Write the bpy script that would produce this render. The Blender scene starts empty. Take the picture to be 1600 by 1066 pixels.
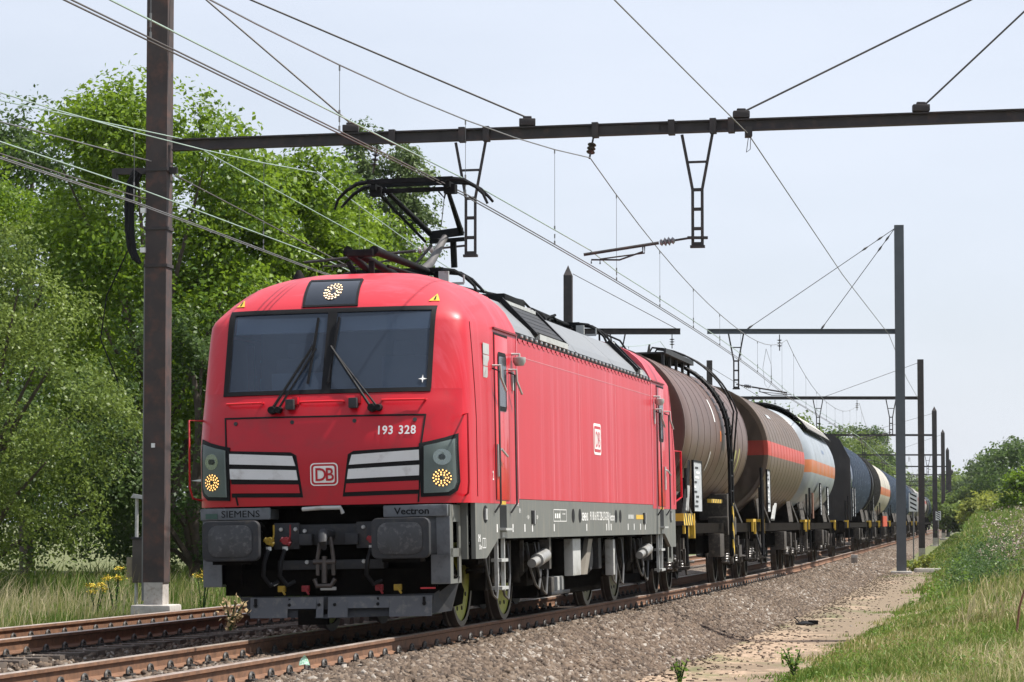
import bpy, bmesh, math, random
import numpy as np
from mathutils import Vector, Matrix
random.seed(7); RNG=np.random.default_rng(11)
scn=bpy.context.scene; COL=scn.collection
# ---------------------------------------------------------------- camera, sky, sun, exposure
FPX=4662.37; TILT=0.0606325; EYE=1.22
cam=bpy.data.cameras.new('camera'); co=bpy.data.objects.new('camera',cam); COL.objects.link(co)
co.location=(0,0,EYE); co.rotation_euler=(math.pi/2+TILT,0,0)
cam.sensor_width=36; cam.lens=FPX/1600*36; cam.clip_start=.5; cam.clip_end=4000
scn.camera=co
SUND=Vector((.575,.05,1.0)).normalized()
w=bpy.data.worlds.new('World'); scn.world=w; w.use_nodes=True
nt=w.node_tree; bgn=nt.nodes['Background']; sky=nt.nodes.new('ShaderNodeTexSky')
sky.sky_type='NISHITA'; sky.sun_disc=False
sky.sun_elevation=math.asin(SUND.z); sky.sun_rotation=math.atan2(SUND.x,SUND.y)
sky.air_density=1.0; sky.dust_density=1.2; sky.ozone_density=1.0; sky.altitude=50
bgn.inputs[1].default_value=.062
mxw=nt.nodes.new('ShaderNodeMix'); mxw.data_type='RGBA'; mxw.inputs[0].default_value=.66
mxw.inputs[7].default_value=(9.9,10.5,11.9,1)      # thin bright summer overcast veil, the same all over the sky
tcw=nt.nodes.new('ShaderNodeTexCoord'); mpw=nt.nodes.new('ShaderNodeMapping'); mpw.inputs['Scale'].default_value=(1,1,3.5); nzw=nt.nodes.new('ShaderNodeTexNoise'); nzw.inputs['Scale'].default_value=4.5; nzw.inputs['Detail'].default_value=5
mrw=nt.nodes.new('ShaderNodeMapRange'); mrw.inputs[1].default_value=.35; mrw.inputs[2].default_value=.7; mrw.inputs[3].default_value=.60; mrw.inputs[4].default_value=.74
nt.links.new(tcw.outputs['Generated'],mpw.inputs[0]); nt.links.new(mpw.outputs[0],nzw.inputs['Vector']); nt.links.new(nzw.outputs[0],mrw.inputs[0]); nt.links.new(mrw.outputs[0],mxw.inputs[0])
nt.links.new(sky.outputs[0],mxw.inputs[6]); nt.links.new(mxw.outputs[2],bgn.inputs[0])
sl=bpy.data.lights.new('sun','SUN'); so=bpy.data.objects.new('sun',sl); COL.objects.link(so)
sl.energy=5.0; sl.angle=math.radians(.53); sl.color=(1,.95,.88)
so.rotation_euler=SUND.to_track_quat('Z','Y').to_euler()
vs=scn.view_settings; vs.view_transform='Standard'; vs.look='None'; vs.exposure=0.66; vs.gamma=1.0; vs.use_curve_mapping=False
scn.render.engine='CYCLES'

# ---------------------------------------------------------------- geometry of the line
X0,H0,K0,YE,CANT,D0=-1.908,.1945,.00071388,89.67,.01864,31.246
def hd(Y): return H0-K0*(min(Y,YE)-32)
def cx(Y):
    m=min(Y,YE); x=X0+H0*(m-32)-K0*(m-32)**2/2
    return x+hd(YE)*(Y-YE) if Y>YE else x
def C(Y,o=0.,z=0.):
    h=hd(Y); n=math.sqrt(1+h*h); return Vector((cx(Y)+o/n,Y-o*h/n,z))
def Ys(s): return D0+.985*s
def at(u,v,Y):            # a point of the photograph (1600 px wide) at distance Y
    c,s=math.cos(TILT),math.sin(TILT); a=(u-800)/FPX; b=(533-v)/FPX
    dy=c-s*b; t=Y/dy; return Vector((a*t,Y,EYE+(s+c*b)*t))
cxv=np.vectorize(cx); hdv=np.vectorize(hd)

# ---------------------------------------------------------------- helpers
def prop(o,label=None,cat=None,group=None,kind=None):
    if label: o['label']=label
    if cat: o['category']=cat
    if group: o['group']=group
    if kind: o['kind']=kind
    return o
def thing(name,label,cat,loc=(0,0,0),rz=0.,group=None,M=None):
    o=bpy.data.objects.new(name,None); COL.objects.link(o); o.empty_display_size=.3
    if M is not None: o.matrix_world=M
    else: o.location=loc; o.rotation_euler=(0,0,rz)
    return prop(o,label,cat,group)
def copy_tree(o,parent=None):
    c=o.copy(); COL.objects.link(c)
    if parent: c.parent=parent
    for ch in list(KIDS.get(o.name,[])):
        k=copy_tree(ch,c)
    return c
KIDS={}
class MB:
    def __init__(s): s.v=[]; s.f=[]; s.mi=[]; s.cur=0; s.M=None
    def add(s,vs_,fs):
        n=len(s.v)
        if s.M is not None: vs_=[tuple(s.M@Vector(p)) for p in vs_]
        s.v+= [tuple(p) for p in vs_]; s.f+=[tuple(i+n for i in f) for f in fs]; s.mi+=[s.cur]*len(fs); return s
    def box(s,x0,x1,y0,y1,z0,z1):
        v=[(x,y,z) for z in (z0,z1) for y in (y0,y1) for x in (x0,x1)]
        return s.add(v,[(0,2,3,1),(4,5,7,6),(0,1,5,4),(2,6,7,3),(0,4,6,2),(1,3,7,5)])
    def obox(s,a,b,w,h,up=(0,0,1)):      # bar from a to b
        a=Vector(a); b=Vector(b); d=(b-a).normalized(); up=Vector(up)
        if abs(d.dot(up))>.98: up=Vector((0,1,0))
        r=d.cross(up).normalized(); u=r.cross(d)
        v=[p+r*i*w/2+u*j*h/2 for p in (a,b) for j in (-1,1) for i in (-1,1)]
        return s.add(v,[(0,2,3,1),(4,5,7,6),(0,1,5,4),(2,6,7,3),(0,4,6,2),(1,3,7,5)])
    def tube(s,pts,r,n=8,close=False):
        pts=[Vector(p) for p in pts]; m=len(pts); vs_=[]; u=None
        rr=r if isinstance(r,(list,tuple)) else [r]*m
        for i,p in enumerate(pts):
            a=pts[i-1] if (i>0 or close) else p; b=pts[(i+1)%m] if (i<m-1 or close) else p
            d=(b-a).normalized()
            if u is None: u=d.orthogonal().normalized()
            else:
                u=(u-d*u.dot(d)); u=u.normalized() if u.length>1e-6 else d.orthogonal().normalized()
            w_=d.cross(u)
            vs_+=[p+(u*math.cos(t)+w_*math.sin(t))*rr[i] for t in [2*math.pi*k/n for k in range(n)]]
        fs=[]
        for i in range(m if close else m-1):
            j=(i+1)%m
            for k in range(n): l=(k+1)%n; fs.append((i*n+k,i*n+l,j*n+l,j*n+k))
        if not close: fs.append(tuple(range(n))[::-1]); fs.append(tuple(range((m-1)*n,m*n)))
        return s.add(vs_,fs)
    def lathe(s,prof,c,axis='x',n=32,a0=0,a1=None,cap=True):   # prof [(h,r)] along axis
        full=a1 is None; a1=a0+2*math.pi if full else a1
        k=n if full else n+1; vs_=[]
        for h,r in prof:
            for i in range(k):
                t=a0+(a1-a0)*i/n; p,q=r*math.cos(t),r*math.sin(t)
                if axis=='x': vs_.append((c[0]+h,c[1]+p,c[2]+q))
                elif axis=='y': vs_.append((c[0]+q,c[1]+h,c[2]+p))
                else: vs_.append((c[0]+p,c[1]+q,c[2]+h))
        fs=[]
        for i in range(len(prof)-1):
            for j in range(n):
                l=(j+1)%k; fs.append((i*k+j,i*k+l,(i+1)*k+l,(i+1)*k+j))
        if cap and full and prof[0][1]>1e-4: fs.append(tuple(range(k))[::-1])
        if cap and full and prof[-1][1]>1e-4: fs.append(tuple(range((len(prof)-1)*k,len(prof)*k)))
        return s.add(vs_,fs)
    def prism(s,poly,axis,t0,t1):
        n=len(poly)
        def P(a,b,t): return (t,a,b) if axis=='x' else (a,t,b) if axis=='y' else (a,b,t)
        vs_=[P(a,b,t0) for a,b in poly]+[P(a,b,t1) for a,b in poly]
        return s.add(vs_,[tuple(range(n))[::-1],tuple(range(n,2*n))]+[(i,(i+1)%n,n+(i+1)%n,n+i) for i in range(n)])
    def build(s,name,mats,parent=None,smooth=None,bev=0,label=None,merge=False):
        me=bpy.data.meshes.new(name); me.from_pydata(s.v,[],s.f)
        mats=mats if isinstance(mats,(list,tuple)) else [mats]
        for m in mats: me.materials.append(m)
        if len(mats)>1: me.polygons.foreach_set('material_index',s.mi)
        bm=bmesh.new(); bm.from_mesh(me)
        if merge: bmesh.ops.remove_doubles(bm,verts=bm.verts,dist=2e-4)
        bmesh.ops.recalc_face_normals(bm,faces=bm.faces)
        if bev:
            ed=[e for e in bm.edges if len(e.link_faces)==2 and e.calc_face_angle(0)>.6]
            bmesh.ops.bevel(bm,geom=ed,offset=bev,segments=2,profile=.6,affect='EDGES',clamp_overlap=True)
            if smooth is None: smooth=40
        bm.to_mesh(me); bm.free()
        if smooth is not None:
            me.polygons.foreach_set('use_smooth',[True]*len(me.polygons)); me.set_sharp_from_angle(angle=math.radians(smooth))
        me.update()
        return link(name,me,parent,label)
def link(name,me,parent=None,label=None):
    o=bpy.data.objects.new(name,me); COL.objects.link(o)
    if parent is not None:
        o.parent=parent; KIDS.setdefault(parent.name,[]).append(o)
    if label: o['label']=label
    return o
def npmesh(name,V,F,mat,tint=None,smooth=False,parent=None):
    me=bpy.data.meshes.new(name); V=np.asarray(V,np.float32); F=np.asarray(F,np.int32)
    k=F.shape[1]; me.vertices.add(len(V)); me.vertices.foreach_set('co',V.ravel())
    me.loops.add(F.size); me.loops.foreach_set('vertex_index',F.ravel())
    me.polygons.add(len(F)); me.polygons.foreach_set('loop_start',np.arange(0,F.size,k,dtype=np.int32))
    if smooth: me.polygons.foreach_set('use_smooth',np.ones(len(F),bool))
    if tint is not None:
        a=me.attributes.new('tint','FLOAT','POINT'); a.data.foreach_set('value',np.asarray(tint,np.float32))
    me.materials.append(mat); me.update(calc_edges=True)
    return link(name,me,parent)

# ---------------------------------------------------------------- materials
def node(nt,t,**kw):
    n=nt.nodes.new(t)
    for k,v in kw.items(): setattr(n,k,v)
    return n
def mixc(nt,fac,a,b):
    m=node(nt,'ShaderNodeMix',data_type='RGBA')
    for sck,val in ((m.inputs[0],fac),(m.inputs[6],a),(m.inputs[7],b)):
        if hasattr(val,'is_output'): nt.links.new(val,sck)
        elif isinstance(val,(int,float)): sck.default_value=val
        else: sck.default_value=(*val,1)
    return m.outputs[2]
def noise(nt,scale,detail=5,vec=None,sc3=None,rough=.6):
    n=node(nt,'ShaderNodeTexNoise'); n.inputs['Scale'].default_value=scale; n.inputs['Detail'].default_value=detail; n.inputs['Roughness'].default_value=rough
    tc=vec
    if tc is None: tc=node(nt,'ShaderNodeTexCoord').outputs['Object']
    if sc3:
        mp=node(nt,'ShaderNodeMapping'); mp.inputs['Scale'].default_value=sc3; nt.links.new(tc,mp.inputs[0]); tc=mp.outputs[0]
    nt.links.new(tc,n.inputs['Vector']); return n.outputs[0]
def ramp(nt,src,a,b,lo=0.,hi=1.):
    m=node(nt,'ShaderNodeMapRange'); nt.links.new(src,m.inputs[0]); m.inputs[1].default_value=a; m.inputs[2].default_value=b; m.inputs[3].default_value=lo; m.inputs[4].default_value=hi
    return m.outputs[0]
def bump(nt,bs,h,strength,dist=.02):
    b=node(nt,'ShaderNodeBump'); b.inputs['Strength'].default_value=strength; b.inputs['Distance'].default_value=dist
    nt.links.new(h,b.inputs['Height']); nt.links.new(b.outputs[0],bs.inputs['Normal'])
def mk(name,col,rough=.5,metal=0.,var=.18,scale=3.,dirt=None,dirtamt=.0,bmp=0.,spec=.5,coat=0.,streak=None):
    if name in bpy.data.materials: return bpy.data.materials[name]
    m=bpy.data.materials.new(name); m.use_nodes=True; nt=m.node_tree; bs=nt.nodes['Principled BSDF']
    n=noise(nt,scale); c=mixc(nt,ramp(nt,n,.3,.7),tuple(x*(1-var) for x in col),tuple(min(1,x*(1+var)) for x in col))
    if dirt:
        n2=noise(nt,scale*2.3,8,sc3=streak); c=mixc(nt,ramp(nt,n2,.62-dirtamt*.4,.72,0,min(1,.4+dirtamt)),c,dirt)
    nt.links.new(c,bs.inputs['Base Color']); bs.inputs['Metallic'].default_value=metal
    nt.links.new(ramp(nt,n,.2,.8,max(0,rough-.08),min(1,rough+.1)),bs.inputs['Roughness'])
    bs.inputs['Specular IOR Level'].default_value=spec; bs.inputs['Coat Weight'].default_value=coat
    if bmp: bump(nt,bs,noise(nt,scale*14,6),bmp,.01)
    return m
def emit(name,col,st):
    m=bpy.data.materials.new(name); m.use_nodes=True; bs=m.node_tree.nodes['Principled BSDF']
    bs.inputs['Base Color'].default_value=(*col,1); bs.inputs['Emission Color'].default_value=(*col,1); bs.inputs['Emission Strength'].default_value=st; return m
def glassy(name,tint,fac,refl=(.03,.04,.06)):
    m=bpy.data.materials.new(name); m.use_nodes=True; nt=m.node_tree; bs=nt.nodes['Principled BSDF']; out=nt.nodes['Material Output']
    bs.inputs['Base Color'].default_value=(*refl,1); bs.inputs['Roughness'].default_value=.04; bs.inputs['Specular IOR Level'].default_value=.7
    tr=node(nt,'ShaderNodeBsdfTransparent'); tr.inputs[0].default_value=(*tint,1); mx=node(nt,'ShaderNodeMixShader'); mx.inputs[0].default_value=fac
    nt.links.new(tr.outputs[0],mx.inputs[1]); nt.links.new(bs.outputs[0],mx.inputs[2]); nt.links.new(mx.outputs[0],out.inputs[0]); return m
def leafmat(name,a,b,trans=.35,rough=.45):
    m=bpy.data.materials.new(name); m.use_nodes=True; nt=m.node_tree; bs=nt.nodes['Principled BSDF']; out=nt.nodes['Material Output']
    at_=node(nt,'ShaderNodeAttribute',attribute_name='tint'); c=mixc(nt,at_.outputs['Fac'],a,b)
    nt.links.new(c,bs.inputs['Base Color']); bs.inputs['Roughness'].default_value=rough; bs.inputs['Specular IOR Level'].default_value=.22
    t=node(nt,'ShaderNodeBsdfTranslucent'); c2=mixc(nt,.45,c,tuple(x*2.2 for x in b)); nt.links.new(c2,t.inputs[0])
    mx=node(nt,'ShaderNodeMixShader'); mx.inputs[0].default_value=trans
    nt.links.new(bs.outputs[0],mx.inputs[1]); nt.links.new(t.outputs[0],mx.inputs[2]); nt.links.new(mx.outputs[0],out.inputs[0]); return m
def tintmat(name,stops,rough=.85,bmp=0.,scale=40):
    m=bpy.data.materials.new(name); m.use_nodes=True; nt=m.node_tree; bs=nt.nodes['Principled BSDF']
    at_=node(nt,'ShaderNodeAttribute',attribute_name='tint'); r=node(nt,'ShaderNodeValToRGB'); cr=r.color_ramp
    while len(cr.elements)<len(stops): cr.elements.new(.5)
    for e,(p,c) in zip(cr.elements,stops): e.position=p; e.color=(*c,1)
    nt.links.new(at_.outputs['Fac'],r.inputs[0]); c=mixc(nt,ramp(nt,noise(nt,scale),.3,.7,0,.5),r.outputs[0],(.10,.08,.065))
    nt.links.new(c,bs.inputs['Base Color']); bs.inputs['Roughness'].default_value=rough; bs.inputs['Specular IOR Level'].default_value=.25
    if bmp: bump(nt,bs,noise(nt,scale*1.5),bmp,.01)
    return m
RED=mk('red_paint_front',(.42,.003,.013),.36,var=.08,scale=1.2,dirt=(.22,.018,.022),dirtamt=.24,spec=.35,coat=.12)
def side_red():
    m=bpy.data.materials.new('red_paint_streaked'); m.use_nodes=True; nt=m.node_tree; bs=nt.nodes['Principled BSDF']
    st=noise(nt,1.0,5,sc3=(.6,2.2,.05),rough=.8); bl=noise(nt,.9,5,sc3=(.6,.7,.8))
    fine=noise(nt,1.0,3,sc3=(.5,4.2,.05),rough=.7)
    sx=node(nt,'ShaderNodeSeparateXYZ'); tc=node(nt,'ShaderNodeTexCoord'); nt.links.new(tc.outputs['Object'],sx.inputs[0])
    c=mixc(nt,ramp(nt,bl,.35,.65,0,.6),(.49,.003,.014),(.42,.004,.014))
    c=mixc(nt,ramp(nt,st,.50,.64,0,.6),c,(.55,.075,.11))
    c=mixc(nt,ramp(nt,fine,.62,.70,0,.5),c,(.63,.20,.24))
    # paler pink towards the top of cab and roof
    c=mixc(nt,ramp(nt,sx.outputs[2],2.6,4.0,0,.30),c,(.58,.13,.16))
    # door zone and nose stay cleaner
    nt.links.new(c,bs.inputs['Base Color']); bs.inputs['Roughness'].default_value=.42; bs.inputs['Specular IOR Level'].default_value=.35; bs.inputs['Coat Weight'].default_value=.08; bump(nt,bs,noise(nt,1.0,2,sc3=(.5,1.3,.5)),.25,.03)
    return m
REDS=side_red()
REDD=mk('red_door_paint',(.62,.006,.015),.3,var=.05,scale=2,coat=.3)
GREYP=mk('grey_sill_paint',(.125,.130,.120),.5,var=.12,scale=2,dirt=(.22,.20,.16),dirtamt=.25,streak=(1,3,.3))
GREYF=mk('grey_front_paint',(.115,.125,.138),.5,var=.12,scale=3,dirt=(.03,.03,.03),dirtamt=.3)
DGREY=mk('dark_grey_frame',(.028,.030,.034),.6,var=.25,scale=5,dirt=(.07,.06,.05),dirtamt=.25,bmp=.1,spec=.3)
UGREY=mk('grimy_grey_fitting',(.075,.07,.063),.6,var=.4,scale=9,dirt=(.03,.025,.02),dirtamt=.55,spec=.3)
BLACK=mk('black_rubber',(.006,.006,.007),.6,var=.2,spec=.2)
UNDER=mk('oily_black_underframe',(.006,.0055,.005),.8,var=.4,scale=7,dirt=(.014,.011,.008),dirtamt=.25,bmp=.2,spec=.0)
BOGIE=mk('brown_black_bogie',(.011,.0095,.008),.8,var=.45,scale=6,dirt=(.045,.032,.02),dirtamt=.25,bmp=.2,spec=.03)
LGREY=mk('pale_grey_metal',(.40,.41,.40),.45,var=.15,scale=4,dirt=(.15,.13,.10),dirtamt=.25)
STEEL=mk('bright_steel',(.55,.54,.52),.3,metal=.8,var=.2,scale=9)
WHITE=mk('white_paint',(.78,.78,.76),.5,var=.05,scale=4)
SILVER=mk('white_silver_panel',(.62,.63,.64),.38,var=.06,scale=3,dirt=(.35,.33,.32),dirtamt=.15)
YELD=mk('grimy_yellow',(.36,.23,.015),.6,var=.2,scale=15,dirt=(.08,.06,.02),dirtamt=.3)
REDG=mk('grimy_red',(.22,.008,.012),.6,var=.2,scale=15,dirt=(.05,.01,.01),dirtamt=.3)
YEL=mk('yellow_paint',(.60,.38,.03),.5,var=.1,scale=5,dirt=(.2,.13,.04),dirtamt=.3)
LIME=mk('lime_wheel_paint',(.30,.33,.04),.5,var=.12,scale=8,dirt=(.12,.11,.05),dirtamt=.35)
ORNG=mk('orange_handle',(.75,.20,.03),.5,var=.1)
ROOFG=mk('light_grey_roof_panel',(.185,.195,.205),.42,var=.07,scale=2.2,dirt=(.22,.21,.20),dirtamt=.22,streak=(1,4,.5))
ROOFD=mk('dark_roof_equipment',(.016,.017,.018),.7,var=.35,scale=6,dirt=(.03,.025,.02),dirtamt=.2,spec=.04)
MAST=mk('rusty_brown_mast_paint',(.050,.038,.036),.75,var=.35,scale=2.0,dirt=(.13,.062,.045),dirtamt=.35,bmp=.15)
MASTD=mk('dark_weathered_steel',(.040,.034,.034),.75,var=.35,scale=2.5,dirt=(.10,.06,.05),dirtamt=.2,bmp=.1)
GALV=mk('grey_galvanised_mast',(.085,.095,.108),.6,var=.14,scale=3)
CONC=mk('pale_concrete',(.42,.40,.37),.85,var=.15,scale=6,dirt=(.22,.18,.14),dirtamt=.3,bmp=.3)
COPPER=mk('green_copper_wire',(.34,.44,.38),.5,metal=.2,var=.15,scale=1)
WIRED=mk('dark_wire',(.085,.075,.070),.6,var=.2,scale=2)
WIREG=mk('grey_steel_wire',(.18,.18,.18),.5,metal=.3,var=.2,scale=2)
RUSTR=mk('rusty_rail_side',(.17,.085,.045),.85,var=.3,scale=6,dirt=(.07,.04,.028),dirtamt=.3,bmp=.2)
HEAD=mk('worn_rail_head',(.50,.42,.36),.33,metal=.55,var=.15,scale=4,dirt=(.28,.16,.10),dirtamt=.25,streak=(1,.15,1))
SLEEP=mk('dark_tie',(.10,.08,.065),.9,var=.3,scale=6,bmp=.3)
CLIP=mk('black_clip',(.03,.028,.026),.6,var=.4,scale=12,dirt=(.20,.17,.14),dirtamt=.3)
GLASS=glassy('windscreen_glass',(.50,.60,.72),.52,(.050,.072,.11))
DGLASS=mk('dark_glass',(.010,.014,.022),.09,var=.1,spec=.5)
LENS=glassy('lamp_lens',(.8,.85,.85),.25,(.1,.12,.12))
LAMPGREY=mk('lamp_housing_grey',(.17,.20,.19),.35,var=.1,scale=5)
CHROME=mk('chrome_reflector',(.6,.62,.62),.15,metal=1,var=.1)
LED=emit('lit_warm_led',(1,.52,.16),2.2)
LEDT=emit('lit_white_led',(1,.72,.42),1.5)
CABIN=mk('dark_cab_lining',(.07,.08,.09),.7,var=.2)
BLIND=mk('grey_sun_blind',(.45,.48,.52),.6,var=.05)
HAZE=True
def HZ():
    m=bpy.data.materials.new("haze_air"); m.use_nodes=True; nt=m.node_tree; nt.nodes.clear(); out=nt.nodes.new("ShaderNodeOutputMaterial"); v=nt.nodes.new("ShaderNodeVolumePrincipled")
    v.inputs["Color"].default_value=(.90,.94,1,1); v.inputs["Density"].default_value=.00007; v.inputs["Anisotropy"].default_value=.3; nt.links.new(v.outputs[0],out.inputs["Volume"]); return m
# ================================================================= GROUND, BALLAST, TRACK
def vnoise(x,y,seed=0,oct=4,f=1.):
    out=np.zeros_like(x,dtype=float); amp=1; rs=np.random.default_rng(seed)
    for k in range(oct):
        a=rs.uniform(0,6.28,6); fx=rs.uniform(-1,1,6)*f; fy=rs.uniform(-1,1,6)*f
        for i in range(6): out+=amp*np.sin(x*fx[i]*2.2+y*fy[i]*2.2+a[i])/6
        amp*=.55; f*=2.1
    return out
def smooth01(t): t=np.clip(t,0,1); return t*t*(3-2*t)
def zpath(Y): return np.interp(Y,[0,40,90,140,300],[-.62,-.60,-.42,-.50,-.4])
def zballast(o,Y):
    # both tracks; main centre 0, left centre -4.08
    zp=zpath(Y)
    prof=np.interp(o,[-7.2,-6.1,-5.55,-3.0,-2.4,-1.75,-1.3,1.45,1.75],[-.62,-.36,-.20,-.20,-.27,-.27,-.19,-.19,-.21])
    rt=np.interp(o,[1.75,2.75],[0,1]); return np.where(o>1.75,-.21+(zp-.03+.21)*rt,prof)
def zground(o,Y):
    zp=zpath(Y); base=np.where(o<-2,-.45,zp)
    h=np.interp(Y,[20,32,60,85,110,160,400],[.05,.15,.42,.75,1.15,1.85,2.3])
    bank=h*smooth01((o-4.25)/np.interp(Y,[60,110],[2.9,1.7]))+np.clip(o-7.1,0,20)*.02*(Y>40)
    z=base+np.where(o>2,bank,0)+np.clip(-o-9,0,40)*.012
    z=z+vnoise(o,Y,3,4,.5)*.05*(np.abs(o-3.5)>1.2)+vnoise(o,Y,4,3,1.5)*.012
    z=np.where((o>-5.6)&(o<2.2),-.75,z)
    return z
def grid(name,os_,Ysq,zf,mat,attr=None):
    O_,Y_=np.meshgrid(os_,Ysq); h=hdv(Y_); n=np.sqrt(1+h*h); X=cxv(Y_)+O_/n; YY=Y_-O_*h/n*(np.abs(O_)<60)
    Z=zf(O_,Y_); V=np.stack([X,YY,Z],-1).reshape(-1,3); a,b_=O_.shape
    i=np.arange(a*b_).reshape(a,b_); Fq=np.stack([i[:-1,:-1],i[:-1,1:],i[1:,1:],i[1:,:-1]],-1).reshape(-1,4)
    return npmesh(name,V,Fq,mat,tint=(attr(O_,Y_).ravel() if attr else None),smooth=True)
def soilmat():
    m=bpy.data.materials.new('grassy_soil'); m.use_nodes=True; nt=m.node_tree; bs=nt.nodes['Principled BSDF']
    n=noise(nt,.9,8); n2=noise(nt,6,8)
    g=mixc(nt,ramp(nt,n2,.3,.7),(.060,.085,.022),(.150,.150,.058)); s_=mixc(nt,ramp(nt,n2,.3,.7),(.25,.19,.12),(.42,.33,.23))
    a=node(nt,'ShaderNodeAttribute',attribute_name='tint'); ad=node(nt,'ShaderNodeMath',operation='ADD'); nt.links.new(a.outputs['Fac'],ad.inputs[0]); nt.links.new(ramp(nt,n,.3,.7,-.4,.4),ad.inputs[1])
    c=mixc(nt,ramp(nt,ad.outputs[0],.40,.60),g,s_); nt.links.new(c,bs.inputs['Base Color']); bs.inputs['Roughness'].default_value=.95
    bump(nt,bs,noise(nt,14,8),.5,.03); return m
def pathmat():
    m=bpy.data.materials.new('sandy_dirt'); m.use_nodes=True; nt=m.node_tree; bs=nt.nodes['Principled BSDF']
    n=noise(nt,1.3,8); n2=noise(nt,9,10,sc3=(1,.5,1)); n3=noise(nt,60,4)
    c=mixc(nt,ramp(nt,n2,.35,.65),(.20,.145,.095),(.40,.30,.21)); at2=node(nt,'ShaderNodeAttribute',attribute_name='tint'); a2=node(nt,'ShaderNodeMath',operation='ADD'); nt.links.new(at2.outputs['Fac'],a2.inputs[0]); nt.links.new(ramp(nt,n,.3,.7,-.45,.45),a2.inputs[1])
    c=mixc(nt,ramp(nt,a2.outputs[0],.40,.58,0,.9),c,mixc(nt,ramp(nt,n3,.4,.6),(.13,.098,.065),(.23,.175,.115)))
    c=mixc(nt,ramp(nt,noise(nt,.8,8,sc3=(1.3,.5,1)),.56,.66,0,.7),c,(.10,.115,.04))
    nt.links.new(c,bs.inputs['Base Color']); bs.inputs['Roughness'].default_value=.95; bump(nt,bs,noise(nt,22,8),.7,.03); return m
def ballastmat():
    m=bpy.data.materials.new('crushed_stone'); m.use_nodes=True; nt=m.node_tree; bs=nt.nodes['Principled BSDF']
    tc=node(nt,'ShaderNodeTexCoord'); v=node(nt,'ShaderNodeTexVoronoi'); v.inputs['Scale'].default_value=17; nt.links.new(tc.outputs['Object'],v.inputs['Vector'])
    sx=node(nt,'ShaderNodeSeparateColor'); nt.links.new(v.outputs['Color'],sx.inputs[0]); r=node(nt,'ShaderNodeValToRGB'); cr=r.color_ramp
    cols=[(.0,(.032,.023,.018)),(.35,(.09,.063,.046)),(.7,(.155,.112,.078)),(1,(.29,.25,.21))]
    while len(cr.elements)<4: cr.elements.new(.5)
    for e,(p,c) in zip(cr.elements,cols): e.position=p; e.color=(*c,1)
    nt.links.new(sx.outputs[0],r.inputs[0]); c=mixc(nt,ramp(nt,v.outputs['Distance'],.02,.055,0,.55) if False else 0.0,r.outputs[0],(.05,.04,.03))
    c=mixc(nt,ramp(nt,noise(nt,.7,6),.5,.7,0,.5),c,(.24,.18,.11))
    nt.links.new(c,bs.inputs['Base Color']); bs.inputs['Roughness'].default_value=.9; bump(nt,bs,v.outputs['Distance'],1.0,.06)
    return m
Yn=np.concatenate([np.arange(2,20,1.5),np.arange(20,60,.35),np.arange(60,130,.9),np.arange(130,420,4),np.linspace(420,2500,30)])
on=np.concatenate([[-900,-400,-150,-70,-40,-28],np.arange(-20,-7,1.),np.arange(-7,-4.5,.5),[-4,-2,0,1.5],np.arange(2.0,9.2,.2),np.arange(9.5,16,.6),[18,22,30,45,80,160,400,900]])
def sattr(O_,Y_):
    t=np.where((O_>2)&(O_<7.2),1-np.abs(O_-4.3)/2.4,0.); t=t+np.where((O_>6)&(O_<9),.15,0)
    return np.clip(t*np.interp(Y_,[20,60,100,130,200],[.75,.62,.45,.25,.0]),0,1)
g=grid('ground',on,Yn,lambda O_,Y_:zground(O_,Y_)-.09*((O_>2.5)&(O_<4.45)&(Y_<108)),soilmat(),sattr); prop(g,kind='structure')
op=np.arange(2.3,4.75,.15)
def zp_(O_,Y_):
    edge=np.minimum(O_-2.3,4.6-O_); return zground(O_,Y_)+.016+.0*O_-np.where(edge<.12,.07,0)
Yp=np.concatenate([np.arange(2,20,1.5),np.arange(20,60,.3),np.arange(60,110,.8)])
g=grid('dirt_path',op,Yp,zp_,pathmat(),lambda O_,Y_:np.clip(.15+.6*np.abs(O_-3.3)/1.1+np.interp(Y_,[30,40,55,100],[-.10,.02,.38,.65])+.45*vnoise(O_*1.6,Y_*.7,77,5,.8),0,1)); prop(g,kind='structure')
ob_=np.array([-7.2,-6.6,-6.1,-5.8,-5.5,-5.2,-4.8,-4.4,-4,-3.6,-3.2,-3.0,-2.7,-2.4,-2.1,-1.8,-1.5,-1.2,-.8,-.4,0,.4,.8,1.1,1.35,1.55,1.75,1.95,2.15,2.35,2.55,2.75])
g=grid('ballast_bed',ob_,Yn[Yn<700],lambda O_,Y_: zballast(O_,Y_)-.035+vnoise(O_,Y_,9,3,3.)*.012+CANT*np.clip(O_,-1.8,1.8),ballastmat()); prop(g,kind='structure')
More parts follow.
